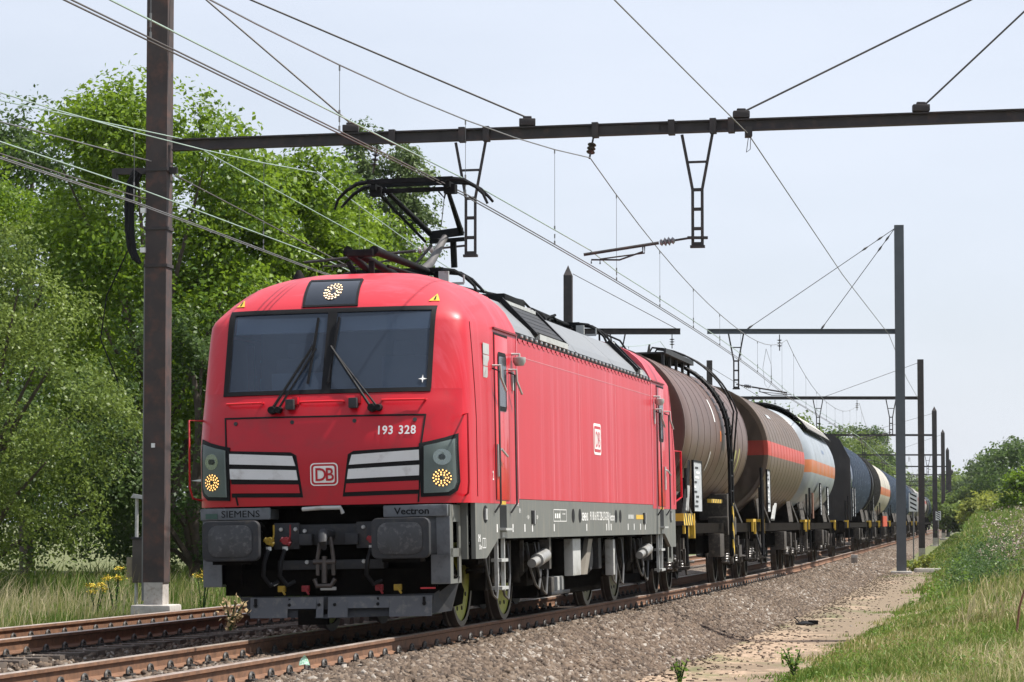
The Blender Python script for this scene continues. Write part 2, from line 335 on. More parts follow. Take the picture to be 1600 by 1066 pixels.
# loose stones
def stones(name,n,Yr,orr,size,label,dens_pow=0.):
    Y=RNG.uniform(Yr[0],Yr[1],n); o=RNG.uniform(orr[0],orr[1],n); h=hdv(Y); q=np.sqrt(1+h*h)
    X=cxv(Y)+o/q; YY=Y-o*h/q
    u=800+FPX*X/YY; keep=(u>-60)&(u<1660)
    rail=np.minimum.reduce([np.abs(o-r) for r in (.755,-.755,-3.325,-4.835)])
    keep&=rail>.11; Y,o,X,YY=Y[keep],o[keep],X[keep],YY[keep]; n=len(Y)
    ontie=(np.abs(((Y-20)%.6)-.0)<.12)&((np.abs(o)<1.25)|(np.abs(o+4.08)<1.25))
    Z=zballast(o,Y)+CANT*np.clip(o,-1.8,1.8)+RNG.uniform(-.03,.012,n)-ontie*.02
    s=RNG.uniform(size[0],size[1],n)*.5
    cube=np.array([(x,y,z) for z in(-1,1) for y in(-1,1) for x in(-1,1)],float)
    V=cube[None]*RNG.uniform(.45,1.05,(n,8,3)); V*=np.stack([s*RNG.uniform(.8,1.4,n),s,s*RNG.uniform(.55,.95,n)],-1)[:,None]
    # random rotation
    a=RNG.normal(size=(n,4)); a/=np.linalg.norm(a,axis=1)[:,None]; w_,x,y,z=a.T
    R=np.stack([1-2*(y*y+z*z),2*(x*y-z*w_),2*(x*z+y*w_),2*(x*y+z*w_),1-2*(x*x+z*z),2*(y*z-x*w_),2*(x*z-y*w_),2*(y*z+x*w_),1-2*(x*x+y*y)],-1).reshape(n,3,3)
    V=np.einsum('nij,nkj->nki',R,V)+np.stack([X,YY,Z],-1)[:,None]
    fq=np.array([(0,2,3,1),(4,5,7,6),(0,1,5,4),(2,6,7,3),(0,4,6,2),(1,3,7,5)]); Fq=(fq[None]+8*np.arange(n)[:,None,None]).reshape(-1,4)
    t=np.clip(RNG.beta(1.6,1.8,n)+.12*vnoise(o,Y,21,2,.4),0,1)
    ob=npmesh(name,V.reshape(-1,3),Fq,STONE,tint=np.repeat(t,8)); prop(ob,label,'stones',kind='stuff'); return ob
STONE=tintmat('stone_mix',[(0,(.030,.022,.017)),(.3,(.085,.060,.043)),(.6,(.155,.112,.078)),(.82,(.21,.172,.138)),(1,(.40,.37,.33))],.85,.3,60)
stones('ballast_stones',52000,(21,46),(1.0,2.85),(.035,.09),'loose crushed stones on the shoulder right of the train, nearest part')
stones('ballast_stones',46000,(46,80),(1.0,2.8),(.045,.085),'loose crushed stones on the shoulder right of the train, beyond the locomotive')
stones('ballast_stones',26000,(80,150),(.98,2.8),(.07,.12),'loose crushed stones on the shoulder beside the tank wagons, farthest part')
stones('ballast_stones',30000,(21,42),(-3.2,1.0),(.035,.075),'loose crushed stones in and left of the track in front of the locomotive')
stones('ballast_stones',30000,(26,55),(-6.6,-3.1),(.035,.075),'loose crushed stones around the left-hand track')
# pebbles strewn over the path
def pebbles():
    n=3600; Y=RNG.uniform(24,100,n); o=2.6+np.abs(RNG.normal(size=n))*.6; k=o<4.6; Y,o=Y[k],o[k]; n=len(Y); h=hdv(Y); q=np.sqrt(1+h*h)
    X=cxv(Y)+o/q; YY=Y-o*h/q; Z=zground(o,Y)+.02; s=RNG.uniform(.008,.026,n)
    cube=np.array([(x,y,z) for z in(-1,1) for y in(-1,1) for x in(-1,1)],float); V=cube[None]*RNG.uniform(.4,1,(n,8,3))*s[:,None,None]*np.array([1.2,1,.6]); V=V+np.stack([X,YY,Z],-1)[:,None]
    fq=np.array([(0,2,3,1),(4,5,7,6),(0,1,5,4),(2,6,7,3),(0,4,6,2),(1,3,7,5)]); Fq=(fq[None]+8*np.arange(n)[:,None,None]).reshape(-1,4)
    ob=npmesh('pebbles',V.reshape(-1,3),Fq,STONE,tint=np.repeat(np.clip(RNG.normal(size=n)*.2+.45,0,1),8)); prop(ob,'small stones strewn over the dirt path','stones',kind='stuff')
pebbles()
# rails
def rail(o,z0,Ya,Yb,label):
    prof=[(-.036,0),(-.030,.006),(.030,.006),(.036,0),(.036,-.030),(.012,-.042),(.012,-.125),(.07,-.150),(.07,-.16),(-.07,-.16),(-.07,-.150),(-.012,-.125),(-.012,-.042),(-.036,-.030)]
    prof=[(x,z-.006) for x,z in prof]; Yr=list(np.arange(Ya,60,1.2))+list(np.arange(60,150,3))+list(np.arange(150,Yb,8)); v=[];f=[];mi=[]
    n=len(prof)
    for i,Y in enumerate(Yr):
        for (x,z) in prof:
            p=C(Y,o+x,z0+z); v.append(p)
    for i in range(len(Yr)-1):
        for j in range(n):
            k=(j+1)%n; f.append((i*n+j,i*n+k,(i+1)*n+k,(i+1)*n+j)); mi.append(1 if j in(0,1,2) else 0)
    b=MB(); b.v=[tuple(p) for p in v]; b.f=f; b.mi=mi; r=b.build('rail',[RUSTR,HEAD],None); prop(r,label,'rail','rails of the two tracks'); return r
rail(.755,CANT*.755,12,560,'near rail of the train\'s track, running past the gravel shoulder'); rail(-.755,-CANT*.755,12,560,'far rail of the train\'s track, passing under the locomotive')
rail(-3.325,-.01,14,560,'nearer rail of the empty left-hand track'); rail(-4.835,-.04,14,560,'outer rail of the empty left-hand track, beside the grass')
# sleepers with clips
def mk_sleeper():
    b=MB(); b.box(-1.28,1.28,-.13,.13,-.30,-.172); b.box(-1.28,1.28,-.10,.10,-.172,-.168); o=b.build('sleeper',SLEEP,None,bev=.01); return o
SL=mk_sleeper()
b=MB()
pts=[(0,.066*math.cos(t)*1.0,.056*math.sin(t)) for t in np.linspace(0,math.pi,9)]
b.tube(pts,.016,6); pts=[(.0,.036*math.cos(t),.028*math.sin(t)) for t in np.linspace(0,math.pi,7)]; b.tube(pts,.008,5); b.box(-.035,.035,-.07,.07,-.02,.004)
CL=b.build('rail_clip',CLIP,SL,smooth=50).data
bpy.data.objects.remove(KIDS[SL.name][0]); KIDS[SL.name]=[]
first=True
for off,Ya,Yb,lab,grp in ((0,20,78,'dark sleeper with arched clips under the rails of the train\'s track','sleepers of the train\'s track'),(-4.08,26,52,'dark sleeper with arched clips under the left-hand track','sleepers of the left-hand track')):
    Y=Ya
    while Y<Yb:
        o=SL if first else SL.copy()
        if not first: COL.objects.link(o)
        first=False
        z=0 if off==0 else -.025
        o.location=C(Y,off,z); o.rotation_euler=(0,CANT*(-1) if off==0 else 0,-math.atan(hd(Y))); prop(o,lab,'sleeper',grp)
        for r_ in (-.755,.755):
            for s in (-1,1):
                if Y>60 and not (r_>0 and s>0): continue
                c=bpy.data.objects.new('rail_clip',CL); COL.objects.link(c); c.parent=o; c.location=(r_+s*.105,0,-.148)
        Y+=.6
# ================================================================= ROLLING STOCK
def vframe(s0,l,side=0.):
    a=C(Ys(s0+l*.25),side); b=C(Ys(s0+l*.75),side); d=(b-a).normalized(); o=a-d*l*.25
    r=Vector((d.y,-d.x,0)); up=Vector((0,0,1)); r2=r*math.cos(CANT)+up*math.sin(CANT); u2=-r*math.sin(CANT)+up*math.cos(CANT)
    M=Matrix.Identity(4)
    for i,c in enumerate((r2,d,u2)): M[0][i],M[1][i],M[2][i]=c
    M.translation=o; return M
_txt={}
def text(s,h,parent,mat,org,xd,yd,wscale=1.,bold=.0,ext=.0015,name='lettering',center=False):
    cu=bpy.data.curves.new('t','FONT'); cu.body=s; cu.size=1; cu.offset=bold; cu.extrude=0; cu.resolution_u=3
    if center: cu.align_x='CENTER'
    ob=bpy.data.objects.new('t',cu); COL.objects.link(ob); dg=bpy.context.evaluated_depsgraph_get(); dg.update()
    me=bpy.data.meshes.new_from_object(ob.evaluated_get(dg)); bpy.data.objects.remove(ob); bpy.data.curves.remove(cu)
    xd=Vector(xd).normalized(); yd=Vector(yd).normalized(); nd=xd.cross(yd); org=Vector(org)
    k=h/.70
    for v in me.vertices: p=v.co.copy(); v.co=org+xd*p.x*k*wscale+yd*p.y*k+nd*ext
    me.materials.clear(); me.materials.append(mat); me.name=name
    return link(name,me,parent)

FZ=[1.30,1.40,2.0,2.45,2.58,3.0,3.5,3.6,3.75,3.85,3.93,3.99,4.03,4.05]; FY=[.34,.32,.30,.42,.50,.68,.90,.98,1.20,1.42,1.68,2.0,2.45,2.9]
WZ=[1.3,3.36,3.45,3.66,3.82,3.92,3.99,4.03,4.05]; WW=[1.49,1.49,1.46,1.34,1.15,.94,.70,.45,.2]
def fy0(z): return float(np.interp(z,FZ,FY))
def fw(z): return float(np.interp(z,WZ,WW))
def fl(z):
    a=min(.75,max(.36,1.17-fy0(z))); return a+(.75-a)*min(1,max(0,(z-3.42)/.25))
def fwn(z): return fw(z)-float(np.interp(z,[2.3,2.6,3.0,3.36,3.5,3.66,3.85,4.05],[0,.012,.035,.06,.075,.075,.05,0]))   # the nose narrows upwards
def F(x,z):
    q=min(abs(x/fwn(z)),1.); n=3.2
    return fy0(z)+fl(z)*(1-(1-q**n)**(1/n))
def Fn(x,z):
    e=.01; a=Vector((1,(F(x+e,z)-F(x-e,z))/(2*e),0)); b=Vector((0,(F(x,z+e)-F(x,z-e))/(2*e),1)); return a.cross(b).normalized()*1. 
def patch(name,poly,off,mat,parent,thick=.012,step=.07,label=None,flip=False):
    """polygon given in (x,z) laid on the nose surface, proud by off"""
    bm=bmesh.new(); vs_=[bm.verts.new((x,0,z)) for x,z in poly]; bm.faces.new(vs_)
    xs=[p[0] for p in poly]; zs=[p[1] for p in poly]
    def cuts(lo,hi,ax):
        k=math.ceil(lo/step)
        while k*step<hi:
            if lo+1e-3<k*step<hi-1e-3:
                g=bm.verts[:]+bm.edges[:]+bm.faces[:]; p=[0,0,0]; p[ax]=k*step; nn=[0,0,0]; nn[ax]=1
                bmesh.ops.bisect_plane(bm,geom=g,plane_co=p,plane_no=nn)
            k+=1
    cuts(min(xs),max(xs),0); cuts(min(zs),max(zs),2)
    be=[e for e in bm.edges if len(e.link_faces)==1]
    new={}
    for e in be:
        for v in e.verts:
            if v not in new: new[v]=bm.verts.new(v.co)
    for e in be:
        a,b=e.verts; bm.faces.new((a,b,new[b],new[a]))
    back=set(new.values())
    for v in bm.verts:
        x,z=v.co.x,v.co.z; n=Fn(x,z); n=n if n.y<0 else -n
        d=(off-thick) if v in back else off
        v.co=Vector((x,F(x,z),z))+n*d
    bmesh.ops.recalc_face_normals(bm,faces=bm.faces)
    if sum((f.normal.y for f in bm.faces))>0: bmesh.ops.reverse_faces(bm,faces=bm.faces)
    me=bpy.data.meshes.new(name); bm.to_mesh(me); bm.free(); me.materials.append(mat)
    me.polygons.foreach_set('use_smooth',[True]*len(me.polygons)); me.set_sharp_from_angle(angle=.6)
    if flip:
        for v in me.vertices: v.co.y=LL-v.co.y; v.co.x=-v.co.x
    return link(name,me,parent,label)
def rrect(x0,x1,z0,z1,r,n=4):
    out=[]
    for (cx_,cz_,a) in ((x1-r,z1-r,0),(x0+r,z1-r,90),(x0+r,z0+r,180),(x1-r,z0+r,270)):
        for i in range(n+1):
            t=math.radians(a+90*i/n); out.append((cx_+r*math.cos(t),cz_+r*math.sin(t)))
    return out
def disc(cx_,cz_,rx,rz=None,n=24):
    rz=rz or rx; return [(cx_+rx*math.cos(2*math.pi*i/n),cz_+rz*math.sin(2*math.pi*i/n)) for i in range(n)]
LL=18.45
loco=thing('electric_locomotive','red and grey electric locomotive heading the train, headlights lit and one pantograph raised','locomotive',M=vframe(0,18.98))
# ---- body shell
TS=[-1,-.997,-.985,-.96,-.935,-.905,-.86,-.752,-.6,-.45,-.3,-.2,-.1,-.03,0,.03,.1,.2,.3,.45,.6,.752,.86,.905,.935,.96,.985,.997,1]
RZ=[1.40,1.55,1.7,1.85,2.0,2.15,2.3,2.42,2.50,2.58,2.62,2.8,3.0,3.2,3.36,3.42,3.48,3.55,3.62,3.70,3.76,3.81,3.86,3.90,3.935,3.965,3.99,4.015,4.035,4.05]
YM=3.64
def body():
    bm=bmesh.new()
    for end in (0,1):
        rows=[]
        for z in RZ:
            wz=fw(z); row=[]
            seam=fy0(z)+fl(z)
            ysd=[YM,2.95,2.25] ; ysd=[min(YM,max(y,seam+.0)) for y in ysd]
            wn=fwn(z)
            def sx_(y): return wn+(wz-wn)*min(1,max(0,(y-seam)/max(.3,2.25-seam)))
            for y in ysd: row.append((-sx_(y),y,z))
            for t in TS:
                x=t*wn
                if abs(t)==.752 and 2.4<z<3.6: x=math.copysign(1.12,t)
                row.append((x,F(x,z),z))
            for y in ysd[::-1]: row.append((sx_(y),y,z))
            if end: row=[(-x,LL-y,z) for x,y,z in row]
            rows.append([bm.verts.new(p) for p in row])
        n=len(rows[0])
        for i in range(len(rows)-1):
            z0,z1=RZ[i],RZ[i+1]
            for j in range(n-1):
                if 3<=j<n-4:
                    ta,tb=TS[j-3],TS[j-2]; lo,hi=min(abs(ta),abs(tb)),max(abs(ta),abs(tb))
                    if z0>=2.61 and z1<=3.49 and hi<=.7525 and lo>=.0299: continue
                a,b,c,d=rows[i][j],rows[i][j+1],rows[i+1][j+1],rows[i+1][j]
                try: bm.faces.new((a,b,c,d))
                except ValueError: pass
        bm.faces.new(rows[-1])
        k=RZ.index(3.36)
        bm.faces.new([rows[i][0] for i in range(k,len(rows))]+[rows[i][-1] for i in range(len(rows)-1,k-1,-1)])
    for sx in (-1,1):
        ys=[YM+(LL-2*YM)*i/12 for i in range(13)]; zs=[1.46,2.1,2.9,3.30]
        g=[[bm.verts.new((sx*1.49,y,z)) for y in ys] for z in zs]
        for i in range(3):
            for j in range(12): bm.faces.new((g[i][j],g[i][j+1],g[i+1][j+1],g[i+1][j]))
    bmesh.ops.remove_doubles(bm,verts=bm.verts,dist=.0005); bmesh.ops.recalc_face_normals(bm,faces=bm.faces)
    me=bpy.data.meshes.new('body'); bm.to_mesh(me); bm.free()
    me.materials.append(REDS); me.polygons.foreach_set('use_smooth',[True]*len(me.polygons)); me.set_sharp_from_angle(angle=math.radians(38))
    # no wide colour split on the nose: second slot for the front
    me.materials.append(RED); ids=[]
    for p in me.polygons:
        c=p.center; f=c.y<1.03 and c.z<2.6 and abs(p.normal.x)<.9; ids.append(1 if f else 0)
    me.polygons.foreach_set('material_index',ids)
    return link('body',me,loco)
body()
# inner volume behind the shell so nothing shows through
b=MB(); b.box(-1.40,1.40,3.7,LL-3.7,1.2,3.28); b.build('machine_room',UNDER,loco)
b=MB()   # cab interior: back wall, floor, side linings
b.box(-1.2,1.2,2.3,2.34,1.5,3.6); b.box(-1.3,1.3,.9,2.3,2.0,2.06); b.box(-1.40,-1.36,1.35,2.3,1.5,3.28); b.box(1.36,1.40,1.35,2.3,1.5,3.28); b.box(-.95,.95,1.5,2.3,3.60,3.63)
b.build('cab_interior',CABIN,loco)
b=MB(); b.box(-1.15,1.15,.86,1.25,2.50,2.66); b.box(-.8,-.2,1.25,1.4,2.4,2.86); b.build('driving_desk',mk('desk_grey',(.22,.25,.28),.6),loco,bev=.02)
for x in (-.62,.58):
    b=MB(); b.box(x-.26,x+.26,1.75,1.85,2.3,3.05); b.box(x-.26,x+.26,1.4,1.85,2.2,2.32); b.box(x-.13,x+.13,1.76,1.83,3.05,3.22); b.build('driver_seat',mk('seat_cloth',(.10,.12,.15),.8),loco,bev=.03)
b=MB(); b.M=None; b.obox((-1.10,.99,3.38),(-.06,.99,3.38),.02,.0+.24,up=(0,.45,1)); b.build('sun_blind',BLIND,loco)
b=MB(); b.obox((.06,.99,3.38),(1.10,.99,3.38),.02,.22,up=(0,.45,1)); b.build('sun_blind',BLIND,loco)
# windscreen
for s in (-1,1):
    q=[(s*.045,2.62),(s*1.12,2.62),(s*1.115,3.48),(s*.045,3.48)]
    patch('windscreen',q,-.004,GLASS,loco,.012)
for q in ([(-1.16,2.585),(1.12,2.585),(1.12,2.63),(-1.16,2.63)],[(-1.18,3.478),(1.12,3.478),(1.12,3.525),(-1.18,3.525)],
          [(-1.16,2.62),(-1.10,2.62),(-1.115,3.485),(-1.18,3.485)],[(1.075,2.62),(1.125,2.62),(1.12,3.485),(1.07,3.485)],[(-.05,2.62),(.045,2.62),(.045,3.485),(-.055,3.485)]):
    patch('windscreen_frame',q,.010,BLACK,loco,.03)
star=[]
for i in range(8):
    a=math.pi/4*i; r=.045 if i%2==0 else .012; star.append((1.03+r*math.sin(a),2.72+r*math.cos(a)))
patch('star_mark',star,.012,WHITE,loco,.004,step=.5)
# roof lamp box
patch('lamp_window',[(-.335,3.56),(.24,3.56),(.18,3.865),(-.39,3.865)],.009,DGLASS,loco,.03)
for q in ([(-.355,3.545),(.26,3.545),(.255,3.565),(-.35,3.565)],[(-.40,3.86),(.19,3.86),(.18,3.885),(-.41,3.885)],[(-.355,3.56),(-.33,3.56),(-.385,3.87),(-.41,3.87)],[(.235,3.56),(.26,3.56),(.20,3.87),(.175,3.87)]):
    patch('lamp_window_frame',q,.014,BLACK,loco,.03)
def ledring(cx_,cz_,r,mat,off,rings,name='headlight'):
    patch(name,disc(cx_,cz_,r*1.02,r*1.02),off,DGLASS,loco,.01,step=.5)
    b=MB()
    for rr,k in rings:
        for i in range(k):
            t=2*math.pi*(i+.5*(rr>.06))/k; x=cx_+rr*math.cos(t); z=cz_+rr*math.sin(t); n=Fn(x,z); n=n if n.y<0 else -n
            p=Vector((x,F(x,z),z))+n*(off+.004); e=r*.115
            u=n.cross(Vector((0,0,1))).normalized(); v_=u.cross(n)
            vs_=[p+(u*math.cos(a)+v_*math.sin(a))*e for a in [math.pi/3*q for q in range(6)]]
            b.add([x_ for x_ in vs_]+[p+n*.004],[(q,(q+1)%6,6) for q in range(6)])
    b.build('led_ring',mat,loco)['kind']='stuff'
ledring(-.065,3.72,.10,LEDT,.012,[(.042,8),(.068,12),(.092,16)],'top_headlight')
# headlights
for s in (-1,1):
    def S(pl): return [(s*x,z) for x,z in (pl if s>0 else pl[::-1])]
    patch('headlight_frame',S([(1.03,2.03),(1.15,2.055),(1.28,2.09),(1.40,2.135),(1.412,1.62),(1.39,1.53),(1.32,1.475),(1.04,1.465)]),.012,BLACK,loco,.04)
    patch('headlight_housing',S([(1.08,2.00),(1.2,2.025),(1.37,2.075),(1.378,1.62),(1.355,1.555),(1.30,1.515),(1.07,1.505)]),.018,LAMPGREY,loco,.02)
    patch('lamp_reflector',disc(s*1.25,1.885,.085,.085),.023,CHROME,loco,.01,step=.5)
    patch('lamp_bulb',disc(s*1.25,1.885,.03),.034,DGLASS,loco,.012,step=.5)
    ledring(s*1.245,1.665,.09,LED,.023,[(.034,7),(.058,11),(.082,15)])
    patch('headlight_cover',S([(1.08,2.00),(1.2,2.025),(1.37,2.075),(1.378,1.62),(1.355,1.555),(1.30,1.515),(1.07,1.505)]),.045,LENS,loco,.005)
# lower hood outline seam
def strip(pts,wd,off,mat,name):
    for (a,b_) in zip(pts[:-1],pts[1:]):
        d=Vector((b_[0]-a[0],b_[1]-a[1])).normalized(); n=Vector((-d.y,d.x))*wd/2; e=d*wd*.4
        q=[(a[0]-e.x-n.x,a[1]-e.y-n.y),(b_[0]+e.x-n.x,b_[1]+e.y-n.y),(b_[0]+e.x+n.x,b_[1]+e.y+n.y),(a[0]-e.x+n.x,a[1]-e.y+n.y)]
        patch(name,q,off,mat,loco,.01)
strip([(-.95,1.42),(-1.07,1.95),(-1.11,2.345),(1.085,2.335),(1.045,1.95),(1.015,1.42)],.018,.004,BLACK,'hood_seam')
for x in (-.98,-.34,.34,.98): patch('hood_bolt',disc(x,2.285,.022,n=10),.008,DGREY,loco,.01,step=.5)
# black grille background + white and red bars
for s in (-1,1):
    def S(pl): return [(s*x,z) for x,z in (pl if s>0 else pl[::-1])]
    patch('grille_back',S([(1.035,1.995),(.34,1.965),(.28,1.93),(.215,1.485),(1.015,1.50)]),.004,BLACK,loco,.01)
    patch('grille_bar',S([(1.03,1.965),(.325,1.925),(.292,1.82),(1.03,1.855)]),.018,SILVER,loco,.016)
    patch('grille_bar',S([(1.03,1.805),(.285,1.775),(.268,1.67),(1.025,1.695)]),.018,SILVER,loco,.016)
    patch('grille_bar',S([(1.02,1.64),(.26,1.622),(.245,1.532),(1.02,1.545)]),.018,RED,loco,.016)
# front markings
def dbfront():
    patch('logo_plate',rrect(-.13,.17,1.605,1.845,.045),.010,WHITE,loco,.008,step=.5)
    patch('logo_plate',rrect(-.118,.158,1.617,1.833,.038),.0125,RED,loco,.003,step=.5)
    patch('logo_plate',rrect(-.095,.135,1.637,1.813,.022),.015,WHITE,loco,.003,step=.5)
    text('D',.135,loco,RED,(-.082,F(0,1.72)-.0185,1.657),(1,0,0),(0,(F(0,1.79)-F(0,1.657))/.133,1),.92,.016,.002)
    text('B',.135,loco,RED,(.032,F(.08,1.72)-.0195,1.657),(1,0,0),(0,(F(0,1.79)-F(0,1.657))/.133,1),.92,.014,.002)
dbfront()
xx=.58
for ch in '193 328':
    if ch!=' ':
        o_=F(xx+.03,2.14); s_=(F(xx+.055,2.14)-F(xx,2.14))/.055; zt2=(F(xx+.03,2.23)-F(xx+.03,2.14))/.09
        text(ch,.092,loco,SILVER,(xx,F(xx,2.14)-.006,2.135),(1,s_,0),(0,zt2,1),.88,.02,.004)
    xx+=.063 if ch!=' ' else .045
for x in (-1.10,1.07):
    n=[(x-.055,3.585),(x+.055,3.585),(x,3.675)]
    patch('warning_triangle',n,.006,YEL,loco,.004,step=.5); patch('warning_triangle',[(x-.008,3.60),(x+.012,3.60),(x+.004,3.645),(x-.006,3.645)],.009,BLACK,loco,.003,step=.5)
# hand rails under windscreen, washer/camera blocks
for a,c in ((-1.09,-.68),(-.26,.21),(.63,1.08)):
    b=MB(); pts=[(x,F(x,2.5)-.055,2.5) for x in np.linspace(a,c,6)]; b.tube(pts,.013,6)
    for x in (a,c): b.tube([(x,F(x,2.5)-.055,2.5),(x,F(x,2.5)+.02,2.5)],.012,6)
    b.build('front_handrail',REDD,loco,smooth=40)
for x in (-.36,.33):
    b=MB(); b.box(x-.045,x+.045,.33,.46,2.42,2.53); b.build('camera_block',DGREY,loco,bev=.012)
    b=MB(); b.box(x+.01,x+.075,.40,.50,2.47,2.56); b.build('camera_bracket',RED,loco,bev=.01)
# wipers
for (pv,md,tp,bt) in (((-.56,2.42),(-.17,3.12),(-.15,3.42),(-.2,2.70)),((.53,2.42),(.02,3.10),(.08,3.42),(.02,2.70))):
    def on(p,o=.05): return Vector((p[0],F(p[0],p[1])-o,p[1]))
    b=MB(); b.tube([on(pv,.07),on(md,.06)],.016,6); b.tube([on((pv[0]+.07,pv[1]),.07),on((md[0]+.03,md[1]-.04),.06)],.012,6)
    b.build('wiper_arm',BLACK,loco); b=MB(); b.obox(on(tp,.035),on(bt,.035),.02,.03); b.build('wiper_blade',BLACK,loco)
    b=MB(); b.lathe([(-.06,.04),(.05,.05)],(pv[0],F(*pv)-.03,pv[1]),'y',12); b.lathe([(-.06,.035),(.05,.04)],(pv[0]+.07,F(*pv)-.03,pv[1]),'y',12); b.build('wiper_pivot',BLACK,loco)
# roof horn cone on the left
b=MB(); b.lathe([(0,.07),(.06,.06),(.12,.02),(.125,0)],(-.72,2.2,3.95),'z',14); b.build('antenna',ROOFD,loco,smooth=40)
# side grab rails beside the nose
for s in (-1,1):
    b=MB(); x=s*1.46
    b.tube([(s*1.44,.78,2.34),(x+s*.07,.55,2.34),(x+s*.07,.55,1.62),(x+s*.05,.60,1.50),(s*1.43,.80,1.47)],.011,7); b.build('grab_rail',RED,loco,smooth=50)
    b=MB(); x=s*1.46
    b.tube([(s*1.44,LL-.78,2.34),(x+s*.07,LL-.55,2.34),(x+s*.07,LL-.55,1.60),(s*1.43,LL-.80,1.50)],.018,7); b.build('grab_rail',RED,loco,smooth=50)
    b=MB(); b.box(min(s*1.455,s*1.47),max(s*1.455,s*1.47),.86,.93,1.70,1.78); b.box(min(s*1.455,s*1.47),max(s*1.455,s*1.47),.86,.93,1.84,1.90); b.build('small_label',WHITE,loco)
    b=MB(); b.lathe([(0,.045),(s*.02,.04)],(s*1.45,.88,1.98),'x',10); b.build('socket',BLACK,loco)
# ---- sides: seams, door, window, rails
def sidebox(name,y0,y1,z0,z1,mat,t=.006,x=1.49,sides=(1,-1),bev=0,base=.004,label=None):
    for s in sides:
        a,c=(x-base)*s,(x+t)*s
        b=MB(); b.box(min(a,c),max(a,c),y0,y1,z0,z1); b.build(name,mat,loco,bev=bev,label=label)
for ends in (0,1):
    def Y(a,b_): return (a,b_) if not ends else (LL-b_,LL-a)
    for s in (1,-1):
        yy=(lambda y:y) if not ends else (lambda y:LL-y)
        b=MB(); b.tube([(s*(fwn(z)+.001+(fw(z)-fwn(z))*max(0,(1.2-fy0(z)-fl(z))/(2.25-fy0(z)-fl(z)))),yy(1.2),z) for z in np.linspace(1.47,3.36,14)],.006,4); b.build('body_seam',BLACK,loco)
    sidebox('body_seam',*Y(2.2,3.62),3.345,3.365,mk('shadow_gap_red',(.16,.01,.015)),.02)
    sidebox('door',*Y(2.27,3.02),1.44,3.28,REDD,.012,bev=.008)
    sidebox('door_seal',*Y(2.235,2.265),1.44,3.31,BLACK,.004); sidebox('door_seal',*Y(3.025,3.055),1.44,3.31,BLACK,.004); sidebox('door_seal',*Y(2.235,3.055),3.285,3.31,BLACK,.004)
    for s in (1,-1):
        a,c=Y(2.40,2.90)
        b=MB(); b.prism(rrect(a,c,2.44,3.10,.07),'x',s*1.498,s*1.508); b.build('door_window_frame',BLACK,loco,smooth=30)
        b=MB(); b.prism(rrect(a+.04,c-.04,2.49,3.05,.05),'x',s*1.503,s*1.512); b.build('door_window',DGLASS,loco,smooth=30)
        for yy in Y(2.16,3.13):
            b=MB(); x=s*1.56
            b.tube([(s*1.49,yy,2.90),(x,yy,2.87),(x,yy,1.40),(s*1.50,yy-.05,1.30)],.012,7); b.build('door_handrail',DGREY,loco,smooth=50)
            b=MB(); b.tube([(s*1.49,yy,2.93),(s*1.58,yy,2.93),(s*1.58,yy+.02,2.80),(s*1.60,yy+.22,2.66)],.014,6); b.build('rail_bracket',LGREY,loco,smooth=50)
        a=2.33 if not ends else LL-2.33
        b=MB(); b.tube([(s*1.50,a,2.02),(s*1.55,a,2.0),(s*1.56,a+.28,1.93)],.014,6); b.box(min(s*1.50,s*1.52),max(s*1.50,s*1.52),a-.05,a+.05,1.70,2.06); b.build('door_handle',LGREY,loco)
        a=3.33 if not ends else LL-3.33
        b=MB(); b.lathe([(-.05,.0),(-.045,.05),(0,.075),(.05,.075),(.06,.0)],(s*1.58,a,3.03),'z',12); b.tube([(s*1.49,a,3.12),(s*1.58,a,3.12),(s*1.58,a,3.0)],.016,6); b.box(min(s*1.49,s*1.51),max(s*1.49,s*1.51),a-.04,a+.04,2.70,2.92); b.build('side_camera',LGREY,loco,smooth=40)
    if not ends:
        for i in range(3): sidebox('notice_plate',1.68,2.02,2.78+.13*i,2.90+.13*i,LGREY,.0,x=1.483,sides=(1,))
sidebox('side_trim_line',3.7,LL-3.7,3.115,3.121,mk('pale_red_line',(.62,.25,.28)),.003)
for yy in (8.06,11.2): sidebox('body_seam',yy-.012,yy+.012,1.47,3.28,mk('side_seam_red',(.62,.20,.24)),.0015)
for yy in (3.62,LL-3.62): sidebox('body_seam',yy-.02,yy+.02,1.46,3.36,mk('side_join_red',(.55,.16,.20)),.006)
# gutter with ventilation scoops
for s in (1,-1):
    b=MB(); b.box(min(s*1.40,s*1.478),max(s*1.40,s*1.478),3.66,LL-3.66,3.26,3.40); b.build('gutter',BLACK,loco)
n=34
scoopM=MB(); scoopM.prism([(-.13,0),(.13,0),(.09,-.035),(0,-.05),(-.09,-.035)],'x',0,.02); scM=None
for s in (1,-1):
    for i in range(n):
        y=3.85+(LL-7.7)*i/(n-1)
        if scM is None:
            o=scoopM.build('ventilation_scoop',REDS,loco); scM=o.data
        else: o=link('ventilation_scoop',scM,loco)
        o.location=(s*1.476 if s>0 else -1.496,y,3.325)
        o2=link('rivet',rv,loco) if i+s>-5 and 'rv' in globals() else None
        if o2 is None:
            b=MB(); b.box(-.02,.02,-.03,.03,-.015,.02); o2=b.build('rivet',STEEL,loco,bev=.006); rv=o2.data
        o2.location=(s*1.482,y+.16,3.365)
